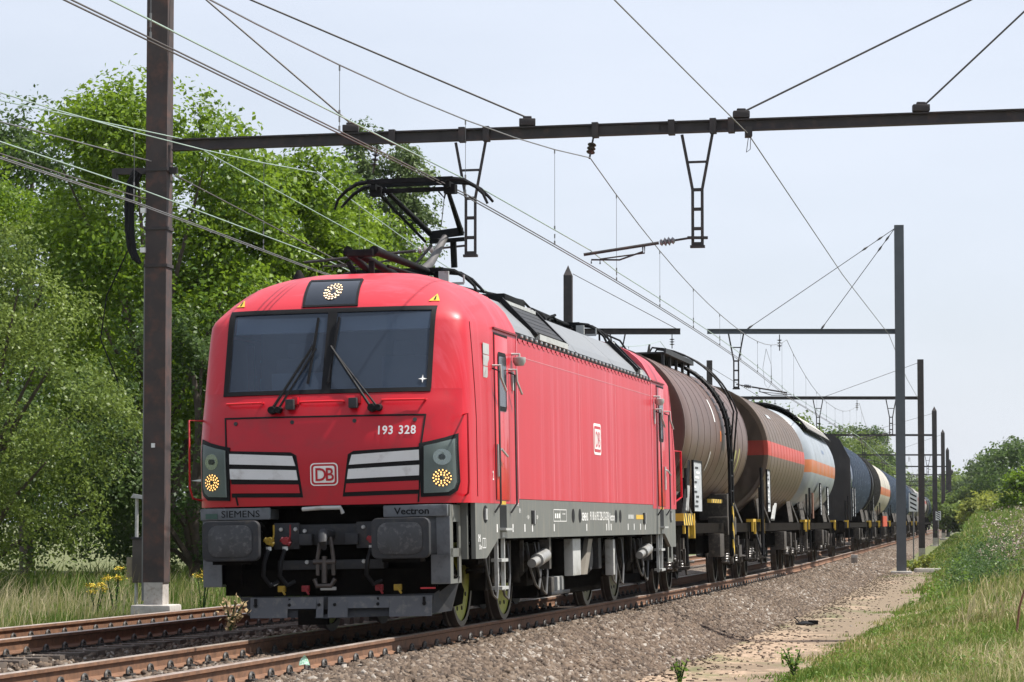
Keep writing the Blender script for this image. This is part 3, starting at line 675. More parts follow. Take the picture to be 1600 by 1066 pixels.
# ---- roof panels (sloped) and deck
ys=[3.66,5.05,7.35,8.05,11.2,13.55,14.05,LL-3.66]
for s in (1,-1):
    for i,(a,c) in enumerate(zip(ys[:-1],ys[1:])):
        b=MB()
        pr=[(s*1.475,3.385),(s*1.40,3.50),(s*1.02,3.86),(s*.98,3.86),(s*.98,3.80),(s*1.38,3.42),(s*1.44,3.385)]
        b.prism([(p[0],p[1]) for p in pr],'y',a+.01,c-.01); b.build('roof_panel',ROOFG,loco)
        if i in (1,5):   # louvred intake proud of the panel between black frames
            m=(s*.045,0,.045)
            for yy in (a+.05,c-.05):
                b=MB(); b.obox((s*1.47,yy,3.44),(s*1.04,yy,3.90),.09,.06,up=(s*.7,0,.7)); b.build('intake_frame',BLACK,loco)
            for k in range(5):
                t=(k+.5)/5; b=MB(); xx=s*(1.43-.34*t); zz=3.49+.34*t; b.obox((xx,a+.12,zz),(xx,c-.12,zz),.085,.03,up=(s*.7,0,.7)); b.build('intake_slat',DGREY,loco)
            b=MB(); b.obox((s*1.475,a+.12,3.43),(s*1.475,c-.12,3.43),.05,.07); b.obox((s*1.05,a+.12,3.875),(s*1.05,c-.12,3.875),.07,.04); b.build('intake_edge',LGREY,loco)
    for yy in ys[1:-1]:
        b=MB(); b.obox((s*1.478,yy,3.39),(s*1.0,yy,3.872),.02,.012,up=(s*.7,0,.7)); b.build('panel_seam',BLACK,loco)
b=MB(); b.box(-.99,.99,3.66,LL-3.66,3.3,3.79); b.build('roof_deck',ROOFD,loco)
# ---- grey sill and nose skirts
SK=[(1.06,1.455),(1.06,.80),(1.66,.80),(2.35,1.01),(LL-2.35,1.01),(LL-1.66,.80),(LL-1.06,.80),(LL-1.06,1.455)]
for s in (1,-1):
    b=MB(); b.prism(SK,'x',s*1.44,s*1.488); b.build('sill',GREYP,loco)
    for e in (0,1):
        b=MB(); f=(lambda y:y) if not e else (lambda y:LL-y)
        b.box(min(s*1.30,s*1.41),max(s*1.30,s*1.41),min(f(.99),f(1.07)),max(f(.99),f(1.07)),.80,1.40); b.build('sill',GREYP,loco)
        # recessed step opening and ladder
        b=MB(); a=f(2.655); b.box(min(s*1.485,s*1.4905),max(s*1.485,s*1.4905),a-.2,a+.2,1.13,1.38); b.build('step_recess',BLACK,loco)
        b=MB(); b.box(min(s*1.49,s*1.56),max(s*1.49,s*1.56),a-.22,a+.22,1.10,1.125); b.box(min(s*1.489,s*1.50),max(s*1.489,s*1.50),a-.12,a+.12,1.02,1.08); b.build('step_plate',LGREY,loco)
        b=MB()
        for yy in (a-.2,a+.2):
            b=MB(); b.box(min(s*1.42,s*1.46),max(s*1.42,s*1.46),yy-.02,yy+.02,.42,1.01); b.build('ladder_rail',LGREY,loco)
        for zz in (.44,.75): b=MB(); b.box(min(s*1.38,s*1.50),max(s*1.38,s*1.50),a-.2,a+.2,zz,zz+.035); b.build('ladder_step',LGREY,loco)
        b=MB(); b.prism(rrect(a-.16,a+.16,1.39,1.43,.01),'x',s*1.489,s*1.4925); b.build('yellow_plate',YEL,loco)
        a=f(1.62); b=MB(); b.prism(disc(a,1.28,.13,.095),'x',s*1.485,s*1.4915); b.build('socket_recess',BLACK,loco,smooth=30)
        b=MB(); b.box(min(s*1.489,s*1.51),max(s*1.489,s*1.51),a-.05,a+.02,1.22,1.34); b.build('socket_plug',LGREY,loco)
for s in (1,-1):
    for yy in (7.42,7.95,11.05,11.45):
        b=MB(); b.prism(disc(yy,1.275,.105,.09),'x',s*1.4885,s*1.492); b.build('jacking_hole',BLACK,loco,smooth=30)
    for yy in (4.55,13.85):
        b=MB(); b.box(min(s*1.488,s*1.50),max(s*1.488,s*1.50),yy-.13,yy+.13,1.17,1.33); b.build('hatch',BLACK,loco); b=MB(); b.box(min(s*1.488,s*1.515),max(s*1.488,s*1.515),yy-.02,yy+.02,1.17,1.33); b.build('hatch_bar',LGREY,loco)
# side lettering
X1=1.4895
def st(s_,h,y,z,mat=WHITE,ws=1.,bold=.012): text(s_,h,loco,mat,(X1,y,z),(0,1,0),(0,0,1),ws,bold,.003)
st('SIEMENS',.10,8.08,1.215,ws=.95,bold=.02); st('91 80 6193 328-2 D-DB',.115,8.75,1.22,ws=1.0,bold=.012); st('Vectron',.105,10.42,1.215,ws=1.0)
st('2',.10,2.06,1.66); st('BR 193',.045,2.50,1.72); st('19,0 m',.05,3.4,1.38); st('87 t',.05,3.62,1.30)
st('250m',.05,1.22,.90); st('+ 0,8+',.045,4.1,1.23); st('0,8+',.045,4.75,1.23)
for (y0,y1,z0,z1) in ((5.95,6.9,1.20,1.35),(1.43,1.62,.91,1.02)):
    for q in ((y0,y1,z1-.008,z1),(y0,y1,z0,z0+.008),(y0,y0+.012,z0,z1),(y1-.012,y1,z0,z1),((y0+y1)/2,(y0+y1)/2+.01,z0,z1)): sidebox('data_frame',*q,WHITE,.001,sides=(1,))
for yy in (6.05,6.2,6.35,6.6,6.72): sidebox('data_mark',yy,yy+.08,1.24+.05*(yy>6.4),1.30,WHITE,.0015,sides=(1,))
sidebox('yellow_data_strip',13.0,13.75,1.235,1.30,YEL,.0015,sides=(1,)); sidebox('data_mark',12.2,12.75,1.24,1.30,LGREY,.0015,sides=(1,))
for yy in (2.25,3.2,3.95,4.45,5.95,8.45,10.15,10.35,10.55,12.15,12.75,13.4,13.9): sidebox('lifting_mark',yy,yy+.05,1.08,1.08+.09+.05*(10.3<yy<10.4),WHITE,.0015,sides=(1,))
for q in ((1.20,1.23,.98,1.06),(1.28,1.31,.98,1.06),(1.20,1.31,1.02,1.035)): sidebox('lifting_mark',*q,WHITE,.0015,sides=(1,))
def dbside(y0,z0,wd,hh):
    for (g,mat,t) in ((0,WHITE,.004),(.035,REDS,.006),(.075,WHITE,.008)):
        for s in (1,-1):
            b=MB(); b.prism(rrect(y0+g,y0+wd-g,z0+g,z0+hh-g,max(.02,.07-g*.7)),'x',s*1.487,s*(1.49+t)); b.build('logo_plate',mat,loco)
    text('DB',hh*.50,loco,REDD,(1.4985,y0+wd*.19,z0+hh*.25),(0,1,0),(0,0,1),.98,.012,.003)
dbside(9.19,2.10,.62,.42)
# ---- front beam, buffers, steps, plough, coupling
for e in (0,1):
    T=Matrix.Identity(4) if not e else Matrix.Translation((0,LL,0))@Matrix.Rotation(math.pi,4,'Z')
    def bb(mat,name,fn,bev=0,smooth=None,label=None):
        b=MB(); b.M=T; fn(b); return b.build(name,mat,loco,bev=bev,smooth=smooth,label=label)
    bb(UNDER,'front_bulkhead',lambda b:b.box(-1.2,1.2,.75,.9,.45,1.41))
    bb(UNDER,'hood_underside',lambda b:b.box(-1.1,1.1,.42,.9,1.37,1.395))
    for s,a,c in ((-1,-1.36,-.60),(1,.64,1.33)):
        bb(GREYF,'beam_cover',lambda b:b.box(a,c,.36,.95,1.26,1.385),bev=.012)
        bb(GREYF,'beam_cover',lambda b:b.box(min(s*1.0,s*1.20),max(s*1.0,s*1.20),.46,.95,.86,1.262),bev=.02)
        bb(GREYF,'beam_cover',lambda b:b.box(min(s*1.202,s*1.345),max(s*1.202,s*1.345),.40,.42,.862,1.262))
        # buffer: stock, cover frame, plate
        xc=s*.90-.03*(s<0)
        bb(UNDER,'buffer_stock',lambda b:b.lathe([(.12,.19),(.62,.21),(.64,.26)],(xc,0,1.04),'y',24),smooth=40)
        bb(DGREY,'buffer_plate',lambda b:b.prism(rrect(xc-.31,xc+.31,.825,1.25,.07,5),'y',.0,.10),bev=.016)
        bb(mk('greasy_buffer_face',(.030,.032,.036),.42,var=.3,scale=8,dirt=(.14,.14,.14),dirtamt=.25),'buffer_face',lambda b:b.prism(rrect(xc-.24,xc+.24,.87,1.20,.10,6),'y',-.012,.004),bev=.006)
        bb(UNDER,'buffer_lower_slot',lambda b:b.box(xc-.2,xc+.2,.02,.3,.79,.83))
        # step box with two openings on its outer side
        def sb(b):
            x0,x1=(1.14,1.345) if s>0 else (-1.345,-1.14)
            xo=s*1.345; xi=s*1.325
            b.box(x0,x1,.40,.42,.55,.86); b.box(x0,x1,.42,.98,.55,.565)
            for (z0,z1) in ((.565,.60),(.83,.92),(1.20,1.38)): b.box(min(xi,xo),max(xi,xo),.42,.98,z0,z1)
            for (y0,y1) in ((.42,.56),(.86,.98)): b.box(min(xi,xo),max(xi,xo),y0,y1,.60,1.20)
        bb(GREYP,'step_box',sb)
        bb(BLACK,'step_box_inner',lambda b:b.box(min(s*1.21,s*1.235),max(s*1.21,s*1.235),.45,.97,.57,1.2))
        for zz in (.60,.90): bb(UGREY,'foot_step',lambda b:b.box(min(s*1.24,s*1.335),max(s*1.24,s*1.335),.56,.86,zz,zz+.02))
        bb(GREYF,'step_front',lambda b:b.box(min(s*1.14,s*1.345),max(s*1.14,s*1.345),.395,.42,.56,.86))
        bb(UNDER,'wheel_guard',lambda b:b.prism([(1.0,.8),(1.6,.8),(2.2,.45),(2.1,.3),(1.7,.28),(1.3,.55),(1.0,.6)],'x',s*1.05,s*1.12))
    # centre: draw beam, hook, screw coupling, hoses
    bb(DGREY,'draw_beam',lambda b:(b.box(-.56,.60,.50,.75,.98,1.20),b.box(-.56,.60,.52,.75,.72,.82)),bev=.01)
    for x in (-.44,.46): bb(DGREY,'beam_plate',lambda b:b.box(x-.14,x+.14,.46,.50,.94,1.22),bev=.01)
    for x in (-.22,.28): bb(LGREY if False else DGREY,'beam_lug',lambda b:b.box(x-.07,x+.07,.40,.50,.98,1.10),bev=.012)
    for x,z in ((-.50,1.15),(-.34,1.15),(-.24,1.13),(.40,1.16),(.52,1.15),(.40,.80),(-.22,.80)):
        bb(LGREY,'bolt_head',lambda b:b.lathe([(-.02,.018),(.0,.024)],(x,.455,z),'y',8))
    bb(LGREY,'handle_bar',lambda b:b.tube([(-.22,.30,1.36),(.0,.27,1.37),(.2,.27,1.37),(.22,.29,1.31)],.022,8),smooth=40)
    def hook(b):
        b.tube([(.03,.55,1.08),(.03,.20,1.10),(.03,.14,1.02),(.03,.22,.95)],[.06,.055,.05,.03],10)
    bb(DGREY,'draw_hook',hook,smooth=50)
    def scr(b):
        for dx in (-.075,.095): b.tube([(.02+dx*.6,.30,1.06),(.02+dx,.27,.85),(.02+dx,.27,.66)],.022,7)
        b.tube([(-.10,.27,.80),(.14,.27,.80)],.03,8); b.tube([(.02,.27,.86),(.02,.25,.58)],.03,8); b.tube([(-.09,.27,.62),(-.06,.25,.55),(.09,.25,.55),(.13,.27,.62)],.026,8)
    bb(mk('greasy_coupling',(.06,.05,.045),.5,metal=.4,var=.4,scale=12),'screw_coupling',scr,smooth=50)
    bb(LGREY,'coupling_rest',lambda b:b.box(-.07,.10,.42,.46,.50,.535),bev=.008)
    for x,cm,cn in ((-.60,YELD,'yellow'),(-.42,REDG,'red'),(.52,REDG,'red')):
        bb(cm,'brake_cock',lambda b:(b.lathe([(-.05,.04),(.05,.045),(.09,.02)],(x,.36,1.03),'y',10),b.tube([(x+.04,.33,1.02),(x+.06,.31,1.10),(x+.06,.31,1.20)],.010,6),b.tube([(x-.05,.34,1.05),(x+.05,.34,.99)],.028,7)),smooth=40,label='%s brake pipe cock'%cn)
        bb(LGREY,'hose_collar',lambda b:b.tube([(x,.32,.97),(x,.32,.93)],.03,8))
        bb(BLACK,'brake_hose',lambda b:b.tube([(x,.32,.95),(x-.03,.24,.80),(x-.04,.24,.66),(x+.02,.30,.56),(x+.10,.34,.60)],.024,8),smooth=50)
    for x,cm in ((-.48,YELD),(-.22,REDG),(.58,REDG),(.78,YELD)):
        bb(cm,'hose_coupling',lambda b:(b.box(x-.04,x+.04,.36,.42,.49,.555),b.tube([(x,.36,.53),(x+.05,.33,.46)],.014,6)),bev=.008)
    bb(LGREY,'hose_ring',lambda b:b.tube([(-.58,.33,.585),(-.54,.3,.56),(-.50,.33,.585)],.008,5))
    bb(UNDER,'side_hose_box',lambda b:b.box(1.0,1.16,.5,.62,.52,.80)); bb(REDD,'red_edge_strip',lambda b:b.box(1.0,1.16,.49,.51,.50,.515))
    bb(UNDER,'side_hose_box',lambda b:b.box(-1.12,-.95,.5,.62,.55,.80))
    # plough
    def pl(b):
        ns=[(-1.02,.62),(-.93,.50),(-.80,.46),(.02,.42),(.02,.42),(1.10,.46),(1.22,.55)]
        top=[(-1.12,.75,.60),(-.98,.52,.44),(.02,.44,.44),(1.14,.52,.45),(1.36,.80,.62)]
        bot=[(-.95,.72,.24),(-.85,.46,.235),(.02,.34,.205),(1.12,.46,.235),(1.28,.72,.26)]
        v=[]; 
        for (a,c) in zip(top,bot): v+= [a,c,(a[0],a[1]+.03,a[2]),(c[0],c[1]+.03,c[2])]
        f=[]
        for i in range(4):
            k=4*i; f+=[(k,k+1,k+5,k+4),(k+2,k+6,k+7,k+3),(k,k+4,k+6,k+2),(k+1,k+3,k+7,k+5)]
        f+=[(0,2,3,1),(16,17,19,18)]; b.add(v,f)
    bb(DGREY,'snow_plough',pl)
    bb(UNDER,'plough_carrier',lambda b:b.prism([(-1.15,.60),(-1.02,.44),(1.16,.44),(1.36,.62),(1.2,.72),(-1.1,.72)],'y',.58,.75))
    def plp(z0l,x0,x1,nx0,nx1,y0,y1):
        def f(b):
            def yy(x): return y0+(y1-y0)*(x-x0)/(x1-x0)-.014
            zb,zt=.215,.43; 
            for (a,c,z0,z1) in ((x0,nx0,zb,zt),(nx0,nx1,.31,zt),(nx1,x1,zb,zt)):
                b.add([(a,yy(a)+.02*0,z0),(c,yy(c),z0),(c,yy(c)+.03,z1),(a,yy(a)+.03,z1),(a,yy(a)+.02,z0),(c,yy(c)+.02,z0),(c,yy(c)+.05,z1),(a,yy(a)+.05,z1)],[(0,1,2,3),(7,6,5,4),(0,4,5,1),(1,5,6,2),(2,6,7,3),(3,7,4,0)])
        return f
    bb(mk('worn_plough_plate',(.075,.08,.09),.5,var=.12,scale=5,dirt=(.20,.19,.17),dirtamt=.25,bmp=.2),'plough_plate',plp(.2,-.84,-.02,-.42,-.10,.425,.345))
    bb(mk('worn_plough_plate',(.080,.085,.093),.5,var=.12,scale=5,dirt=(.20,.19,.17),dirtamt=.25,bmp=.2),'plough_plate',plp(.2,.03,1.13,.24,.68,.345,.44))
    bb(UNDER,'plough_centre',lambda b:b.box(-.30,.02,.36,.44,.14,.30))
    for x in (-.78,-.40,-.07,.10,.56,1.05): bb(BLACK,'plough_bolt',lambda b:(b.box(x-.012,x+.012,.375+abs(x)*.04,.40+abs(x)*.04,.33,.42),b.lathe([(-.02,.016),(.01,.022)],(x,.355+abs(x)*.07,.35),'y',8)))
text('SIEMENS',.072,loco,BLACK,(-1.13,.358,1.288),(1,0,0),(0,0,1),1.12,.0,.003)
text('Vectron',.070,loco,BLACK,(.76,.358,1.288),(1,0,0),(0,0,1),1.15,.02,.002)
b=MB(); b.box(-1.30,-1.17,.354,.362,1.275,1.33); b.build('jack_mark',mk('dark_green_mark',(.03,.08,.06)),loco)
# ---- bogies and underframe
def wheel(x,y,r,face,hubm,name='wheel'):
    s=1 if x>0 else -1
    b=MB(); b.lathe([(0,r-.06),(0,r+.03),(s*.035,r+.028),(s*.045,r),(s*.135,r-.008),(s*.135,r-.07)],(s*.70,y,r),'x',40,cap=False)
    o=b.build(name,mk_wheel,loco_cur,smooth=35)
    b=MB(); b.lathe([(s*.02,.0),(s*.02,r-.06)],(s*.70,y,r),'x',32,cap=False); b.lathe([(s*.125,.0),(s*.13,r*.35),(s*.095,r*.48),(s*.11,r-.06)],(s*.70,y,r),'x',32,cap=False)
    d=b.build('wheel_disc',face,o,smooth=35)
    return o
mk_wheel=mk('worn_wheel_steel',(.06,.05,.045),.45,metal=.5,var=.3,scale=8)
loco_cur=loco
AX=[3.44,6.04,12.45,15.05]
for i,ay in enumerate(AX):
    for s in (1,-1):
        o=wheel(s,ay,.625,LIME if i<2 else mk('dull_olive_wheel',(.12,.12,.06),.6,var=.2,dirt=(.05,.04,.03),dirtamt=.3),STEEL)
        for k in range(10):
            t=2*math.pi*k/10; b=MB(); b.lathe([(0,.028),(s*.012,.024)],(s*.80,ay+.43*math.cos(t),.625+.43*math.sin(t)),'x',8); b.build('disc_bolt',BLACK,o)
        b=MB(); b.box(min(s*.98,s*1.16),max(s*.98,s*1.16),ay-.22,ay+.22,.42,.80); b.lathe([(0,.15),(s*.08,.13)],(s*1.14,ay,.62),'x',16); b.build('axle_box',BOGIE,loco,smooth=35)
        for dy in (-.42,.42):
            b=MB()
            for k in range(5): b.lathe([(0,.10),(.03,.115),(.06,.10)],(s*1.08,ay+dy,.62+k*.065),'z',12)
            b.build('coil_spring',BOGIE,loco,smooth=40)
for (a,c) in ((AX[0],AX[1]),(AX[2],AX[3])):
    m=(a+c)/2
    for s in (1,-1):
        x0,x1=min(s*.98,s*1.18),max(s*.98,s*1.18)
        b=MB(); b.prism([(a-.75,.72),(a-.6,.92),(a+.5,.95),(m-.4,.80),(m+.4,.80),(c-.5,.95),(c+.6,.92),(c+.75,.72),(c+.45,.74),(m+.5,.52),(m-.5,.52),(a-.45,.74)],'x',x0,x1); b.build('bogie_frame',BOGIE,loco)
        b=MB(); b.lathe([(0,.14),(.05,.17),(.20,.16),(.26,.17),(.40,.165),(.46,.15)],(s*1.07,m-.55,.50),'z',18); b.build('secondary_spring',BOGIE,loco,smooth=40)
        b=MB(); b.lathe([(0,.14),(.05,.17),(.20,.16),(.26,.17),(.40,.165),(.46,.15)],(s*1.07,m+.0,.50),'z',18); b.build('secondary_spring',BOGIE,loco,smooth=40)
        b=MB(); b.tube([(s*1.38,m+.25,.70),(s*1.38,m+.62,.73)],.055,12); b.tube([(s*1.38,m+.60,.73),(s*1.38,m+1.15,.79)],.085,12); b.tube([(s*1.38,m+1.12,.79),(s*1.38,m+1.30,.81)],.05,10); b.build('yaw_damper',mk('mid_grey_damper',(.24,.24,.23),.4,var=.2,dirt=(.08,.07,.06),dirtamt=.3),loco,smooth=40)
        b=MB(); b.box(min(s*1.30,s*1.42),max(s*1.30,s*1.42),m+1.25,m+1.38,.62,1.02); b.build('damper_bracket',UGREY,loco)
        b=MB(); b.tube([(s*1.16,m-.05,.48),(s*1.16,m-.05,.98)],[.13,.12],12); b.build('air_reservoir',UNDER,loco,smooth=40)
        for (y0,dz) in ((a-.55,.32),(m-1.15,.30),(m+.9,.38),(c+.1,.3)):
            b=MB(); b.tube([(s*1.20,y0,.95),(s*1.24,y0+.06,.60),(s*1.26,y0+.25,dz+.05),(s*1.26,y0+.48,dz),(s*1.24,y0+.70,.55),(s*1.20,y0+.78,.95)],.015,7); b.build('cable_loop',mk('grey_cable',(.09,.09,.09),.4,var=.3),loco,smooth=50)
        for y0 in (a-.3,a+.75,m-.3,c-.75,c+.62): 
            b=MB(); b.box(min(s*1.18,s*1.22),max(s*1.18,s*1.22),y0,y0+.05,.60,1.0); b.build('bracket',UGREY,loco)
    b=MB(); b.box(-.62,.62,a-1.0,c+1.0,.20,.95); b.build('motor_light_block',UNDER,loco)  # motor space filled by one added mass, blocking light from the far side
b=MB(); b.box(-1.08,1.08,7.0,12.2,.24,.95); b.build('transformer',UNDER,loco,bev=.03)
b=MB(); b.box(-1.40,1.40,1.1,LL-1.1,.98,1.2); b.build('underframe',UNDER,loco)
for s in (1,-1):
    for (y0,y1,z0,z1,m_) in ((8.0,8.62,.50,.98,LGREY),(7.15,8.55,.27,.32,DGREY),(7.15,7.35,.30,.50,UGREY),(7.6,7.75,.32,.50,LGREY),(7.95,8.08,.32,.5,LGREY),(11.0,11.25,.55,.98,DGREY),(11.45,11.6,.45,.95,LGREY)):
        xa,xb=(1.26,1.38) if m_ is LGREY and z1>.9 else (1.09,1.24); b=MB(); b.box(min(s*xa,s*xb),max(s*xa,s*xb),y0,y1,z0,z1); b.build('equipment_cover',m_,loco,bev=.01)
    b=MB(); b.prism([(8.95,.5),(9.25,.5),(9.75,.97),(9.4,.97)],'x',s*1.30,s*1.36); b.build('equipment_cover',mk('tan_grey_plate',(.20,.18,.15),.6),loco)
    b=MB(); b.lathe([(0,.24),(s*.05,.25),(s*.08,.18),(s*.10,.24),(s*.14,.20)],(s*1.10,10.3,.74),'x',24); b.build('blower',DGREY,loco,smooth=30)
# ---- pantographs
def panto(y0,raised,label):
    rt=ROOFD
    def pb(fn,name='pantograph_bar',mat=ROOFD,smooth=45,bev=0):
        b=MB(); fn(b); return b.build(name,mat,P_,smooth=smooth,bev=bev)
    P_=bpy.data.objects.new('pantograph',None); COL.objects.link(P_); P_.parent=loco; P_['label']=label
    KIDS.setdefault(loco.name,[]).append(P_)
    d=1
    pb(lambda b:(b.obox((-.45,y0-.6,4.06),(.45,y0-.6,4.06),.07,.07),b.obox((-.45,y0+.6,4.06),(.45,y0+.6,4.06),.07,.07),b.obox((-.4,y0-.6,4.05),(-.4,y0+.6,4.05),.06,.07),b.obox((.4,y0-.6,4.05),(.4,y0+.6,4.05),.06,.07)),'pantograph_base')
    for x in (-.42,.42):
        for yy in (y0-.5,y0+.5):
            b=MB(); b.lathe([(0,.05),(.03,.085),(.05,.05),(.08,.085),(.10,.05),(.13,.085),(.15,.05)],(x,yy,3.86),'z',12); b.build('insulator',mk('grey_insulator',(.20,.19,.20),.35),P_,smooth=50)
    if raised:
        kn=(.05,y0+1.75,4.84)
        pb(lambda b:b.tube([(0.0,y0-.1,4.12),(.03,y0+.9,4.42),kn],[.062,.052,.045],10),'lower_arm',mk('worn_grey_arm',(.09,.085,.082),.5,var=.3))
        pb(lambda b:b.tube([(-.16,y0-.05,4.10),(-.12,kn[1]-.08,kn[2]-.12)],.022,6),'control_rod')
        pb(lambda b:b.obox((-.15,kn[1],4.86),(.28,kn[1],4.90),.09,.10),'knee_joint')
        pb(lambda b:(b.obox((-.15,kn[1],4.78),(.30,kn[1],4.80),.06,.05),b.obox((.14,kn[1]+.05,4.82),(.14,kn[1]+.1,4.45),.07,.07)),'knee_joint')
        pb(lambda b:b.tube([(-.14,kn[1],4.88),(-.38,y0+.2,5.30)],[.038,.026],8),'upper_arm')
        pb(lambda b:b.tube([(.26,kn[1],4.88),(.40,y0+.2,5.30)],[.038,.026],8),'upper_arm')
        pb(lambda b:b.tube([(-.20,kn[1]-.05,4.78),(-.46,y0+.18,5.26)],.018,6),'guide_rod')
        pb(lambda b:b.tube([(.0,kn[1],4.98),(.37,y0+.25,5.24)],.006,5),'damper_wire',WIREG)
        zh=5.36; yh=y0+.15
    else:
        kn=(0,y0-2.15,4.22)
        pb(lambda b:b.tube([(0,y0+.2,4.10),(0,kn[1],kn[2])],.045,10),'lower_arm')
        pb(lambda b:(b.obox((-.15,kn[1],4.24),(.15,kn[1],4.24),.12,.08),b.obox((-.17,kn[1]+.1,4.16),(-.10,kn[1]+.1,4.02),.06,.06),b.obox((.1,kn[1]+.1,4.16),(.1,kn[1]+.1,4.0),.06,.06)),'knee_joint',bev=.01)
        pb(lambda b:b.tube([(.15,kn[1],4.27),(.36,y0-.05,4.18)],[.055,.035],8),'upper_arm')
        pb(lambda b:b.tube([(-.15,kn[1],4.27),(-.36,y0-.05,4.18)],[.055,.035],8),'upper_arm')
        pb(lambda b:b.tube([(.22,kn[1]+.4,4.12),(.42,y0-.05,4.08)],.02,6),'guide_rod')
        pb(lambda b:(b.obox((.5,y0-.3,4.10),(.62,y0-.3,4.10),.05,.14),b.obox((.62,y0-.3,4.02),(.80,y0-.3,4.02),.03,.03),b.obox((.80,y0-.3,4.02),(.80,y0-.3,4.12),.02,.02)),'end_stop',LGREY)
        zh=4.20; yh=y0+.0
    for dy in (-.19,.19):
        pb(lambda b:b.obox((-.53,yh+dy,zh),(.53,yh+dy,zh),.05,.055),'contact_strip')
        for s in (-1,1):
            pb(lambda b:b.tube([(s*.50,yh+dy,zh),(s*.66,yh+dy,zh-.02),(s*.80,yh+dy,zh-.10),(s*.90,yh+dy,zh-.20),(s*.95,yh+dy*.9,zh-.32 if dy<0 else zh-.26)],[.028,.026,.022,.018,.016],8),'horn')
    pb(lambda b:(b.obox((-.42,yh,zh-.10),(.42,yh,zh-.10),.05,.05),b.obox((-.46,yh-.19,zh-.06),(-.46,yh+.19,zh-.06),.05,.07),b.obox((.46,yh-.19,zh-.06),(.46,yh+.19,zh-.06),.05,.07)),'head_frame',LGREY if False else ROOFD)
    for s in (-1,1): pb(lambda b:(b.tube([(s*.40,yh+.05,zh-.09),(s*.36,yh+.12,zh-.2),(s*.30,yh+.06,zh-.12)],.012,5),b.box(s*.46-.07,s*.46+.07,yh-.08,yh+.08,zh-.16,zh-.05)),'head_spring')
panto(4.35,False,'folded pantograph at the front of the roof')
panto(4.85,True,'raised pantograph touching the contact wire')
panto(LL-4.2,False,'folded pantograph at the rear of the roof')
# roof equipment
def rq(name,fn,mat=ROOFD,bev=0,smooth=None):
    b=MB(); fn(b); b.build(name,mat,loco,bev=bev,smooth=smooth)
rq('roof_box',lambda b:b.box(-.55,.75,6.9,8.3,4.02,4.12),bev=.015); rq('roof_box',lambda b:b.box(.2,.75,8.2,8.3,3.8,4.1))
INS=mk('grey_ribbed_insulator',(.22,.21,.22),.35,var=.15)
for (x,y,h) in ((.75,8.35,.24),(.6,9.3,.2),(.55,10.4,.22),(.4,11.3,.2),(-.4,8.8,.22),(-.3,10.2,.22)):
    rq('insulator',lambda b:b.lathe(sum([[(.0+k*.04,.05),(.02+k*.04,.085)] for k in range(int(h/.04))],[])+[(h,.05)],(x,y,3.79),'z',12),INS,smooth=50)
rq('horn',lambda b:b.lathe([(-.02,.11),(.0,.15),(.10,.12),(.35,.05),(.4,.05)],(.35,9.0,3.98),'y',16),smooth=40)
rq('horn',lambda b:b.lathe([(-.02,.10),(.0,.14),(.10,.11),(.35,.05),(.4,.05)],(.62,9.75,3.96),'y',16),smooth=40)
rq('roof_box',lambda b:b.box(-.2,.55,10.2,11.2,3.8,4.06),bev=.015); rq('roof_box',lambda b:b.box(-.8,-.1,8.6,10.0,3.8,4.08),bev=.015); rq('roof_box',lambda b:b.box(.3,.62,8.9,9.9,4.02,4.10),LGREY,bev=.01)
rq('busbar',lambda b:b.tube([(.3,6.2,4.16),(.45,8.3,4.2),(.5,9.5,4.22),(.3,12.2,4.12),(.1,14,4.1)],.018,6),smooth=50)
rq('busbar',lambda b:b.tube([(.5,11.2,3.9),(.55,11.5,4.15),(.5,12.1,4.15),(.45,12.5,3.9)],.016,6),smooth=50)
rq('busbar',lambda b:b.tube([(-.35,6.2,4.14),(-.4,9.5,4.2),(-.2,13,4.1)],.018,6),smooth=50)
for y in (11.6,12.0,12.4): rq('cable_arch',lambda b:b.tube([(.62,y-.2,3.8),(.6,y-.1,4.02),(.5,y,4.08),(.3,y+.15,4.05),(.2,y+.2,3.8)],.014,6),smooth=50)
rq('grounding_switch',lambda b:(b.lathe([(0,.09),(.12,.09)],(.5,10.8,4.04),'y',14),b.tube([(.5,10.9,4.05),(.62,11.4,4.15)],.02,6)),smooth=40)
for (x,y) in ((.2,6.5),(.6,6.7),(-.1,7.5)): rq('roof_box',lambda b:b.box(x-.08,x+.08,y-.12,y+.12,3.85,4.0),bev=.01)
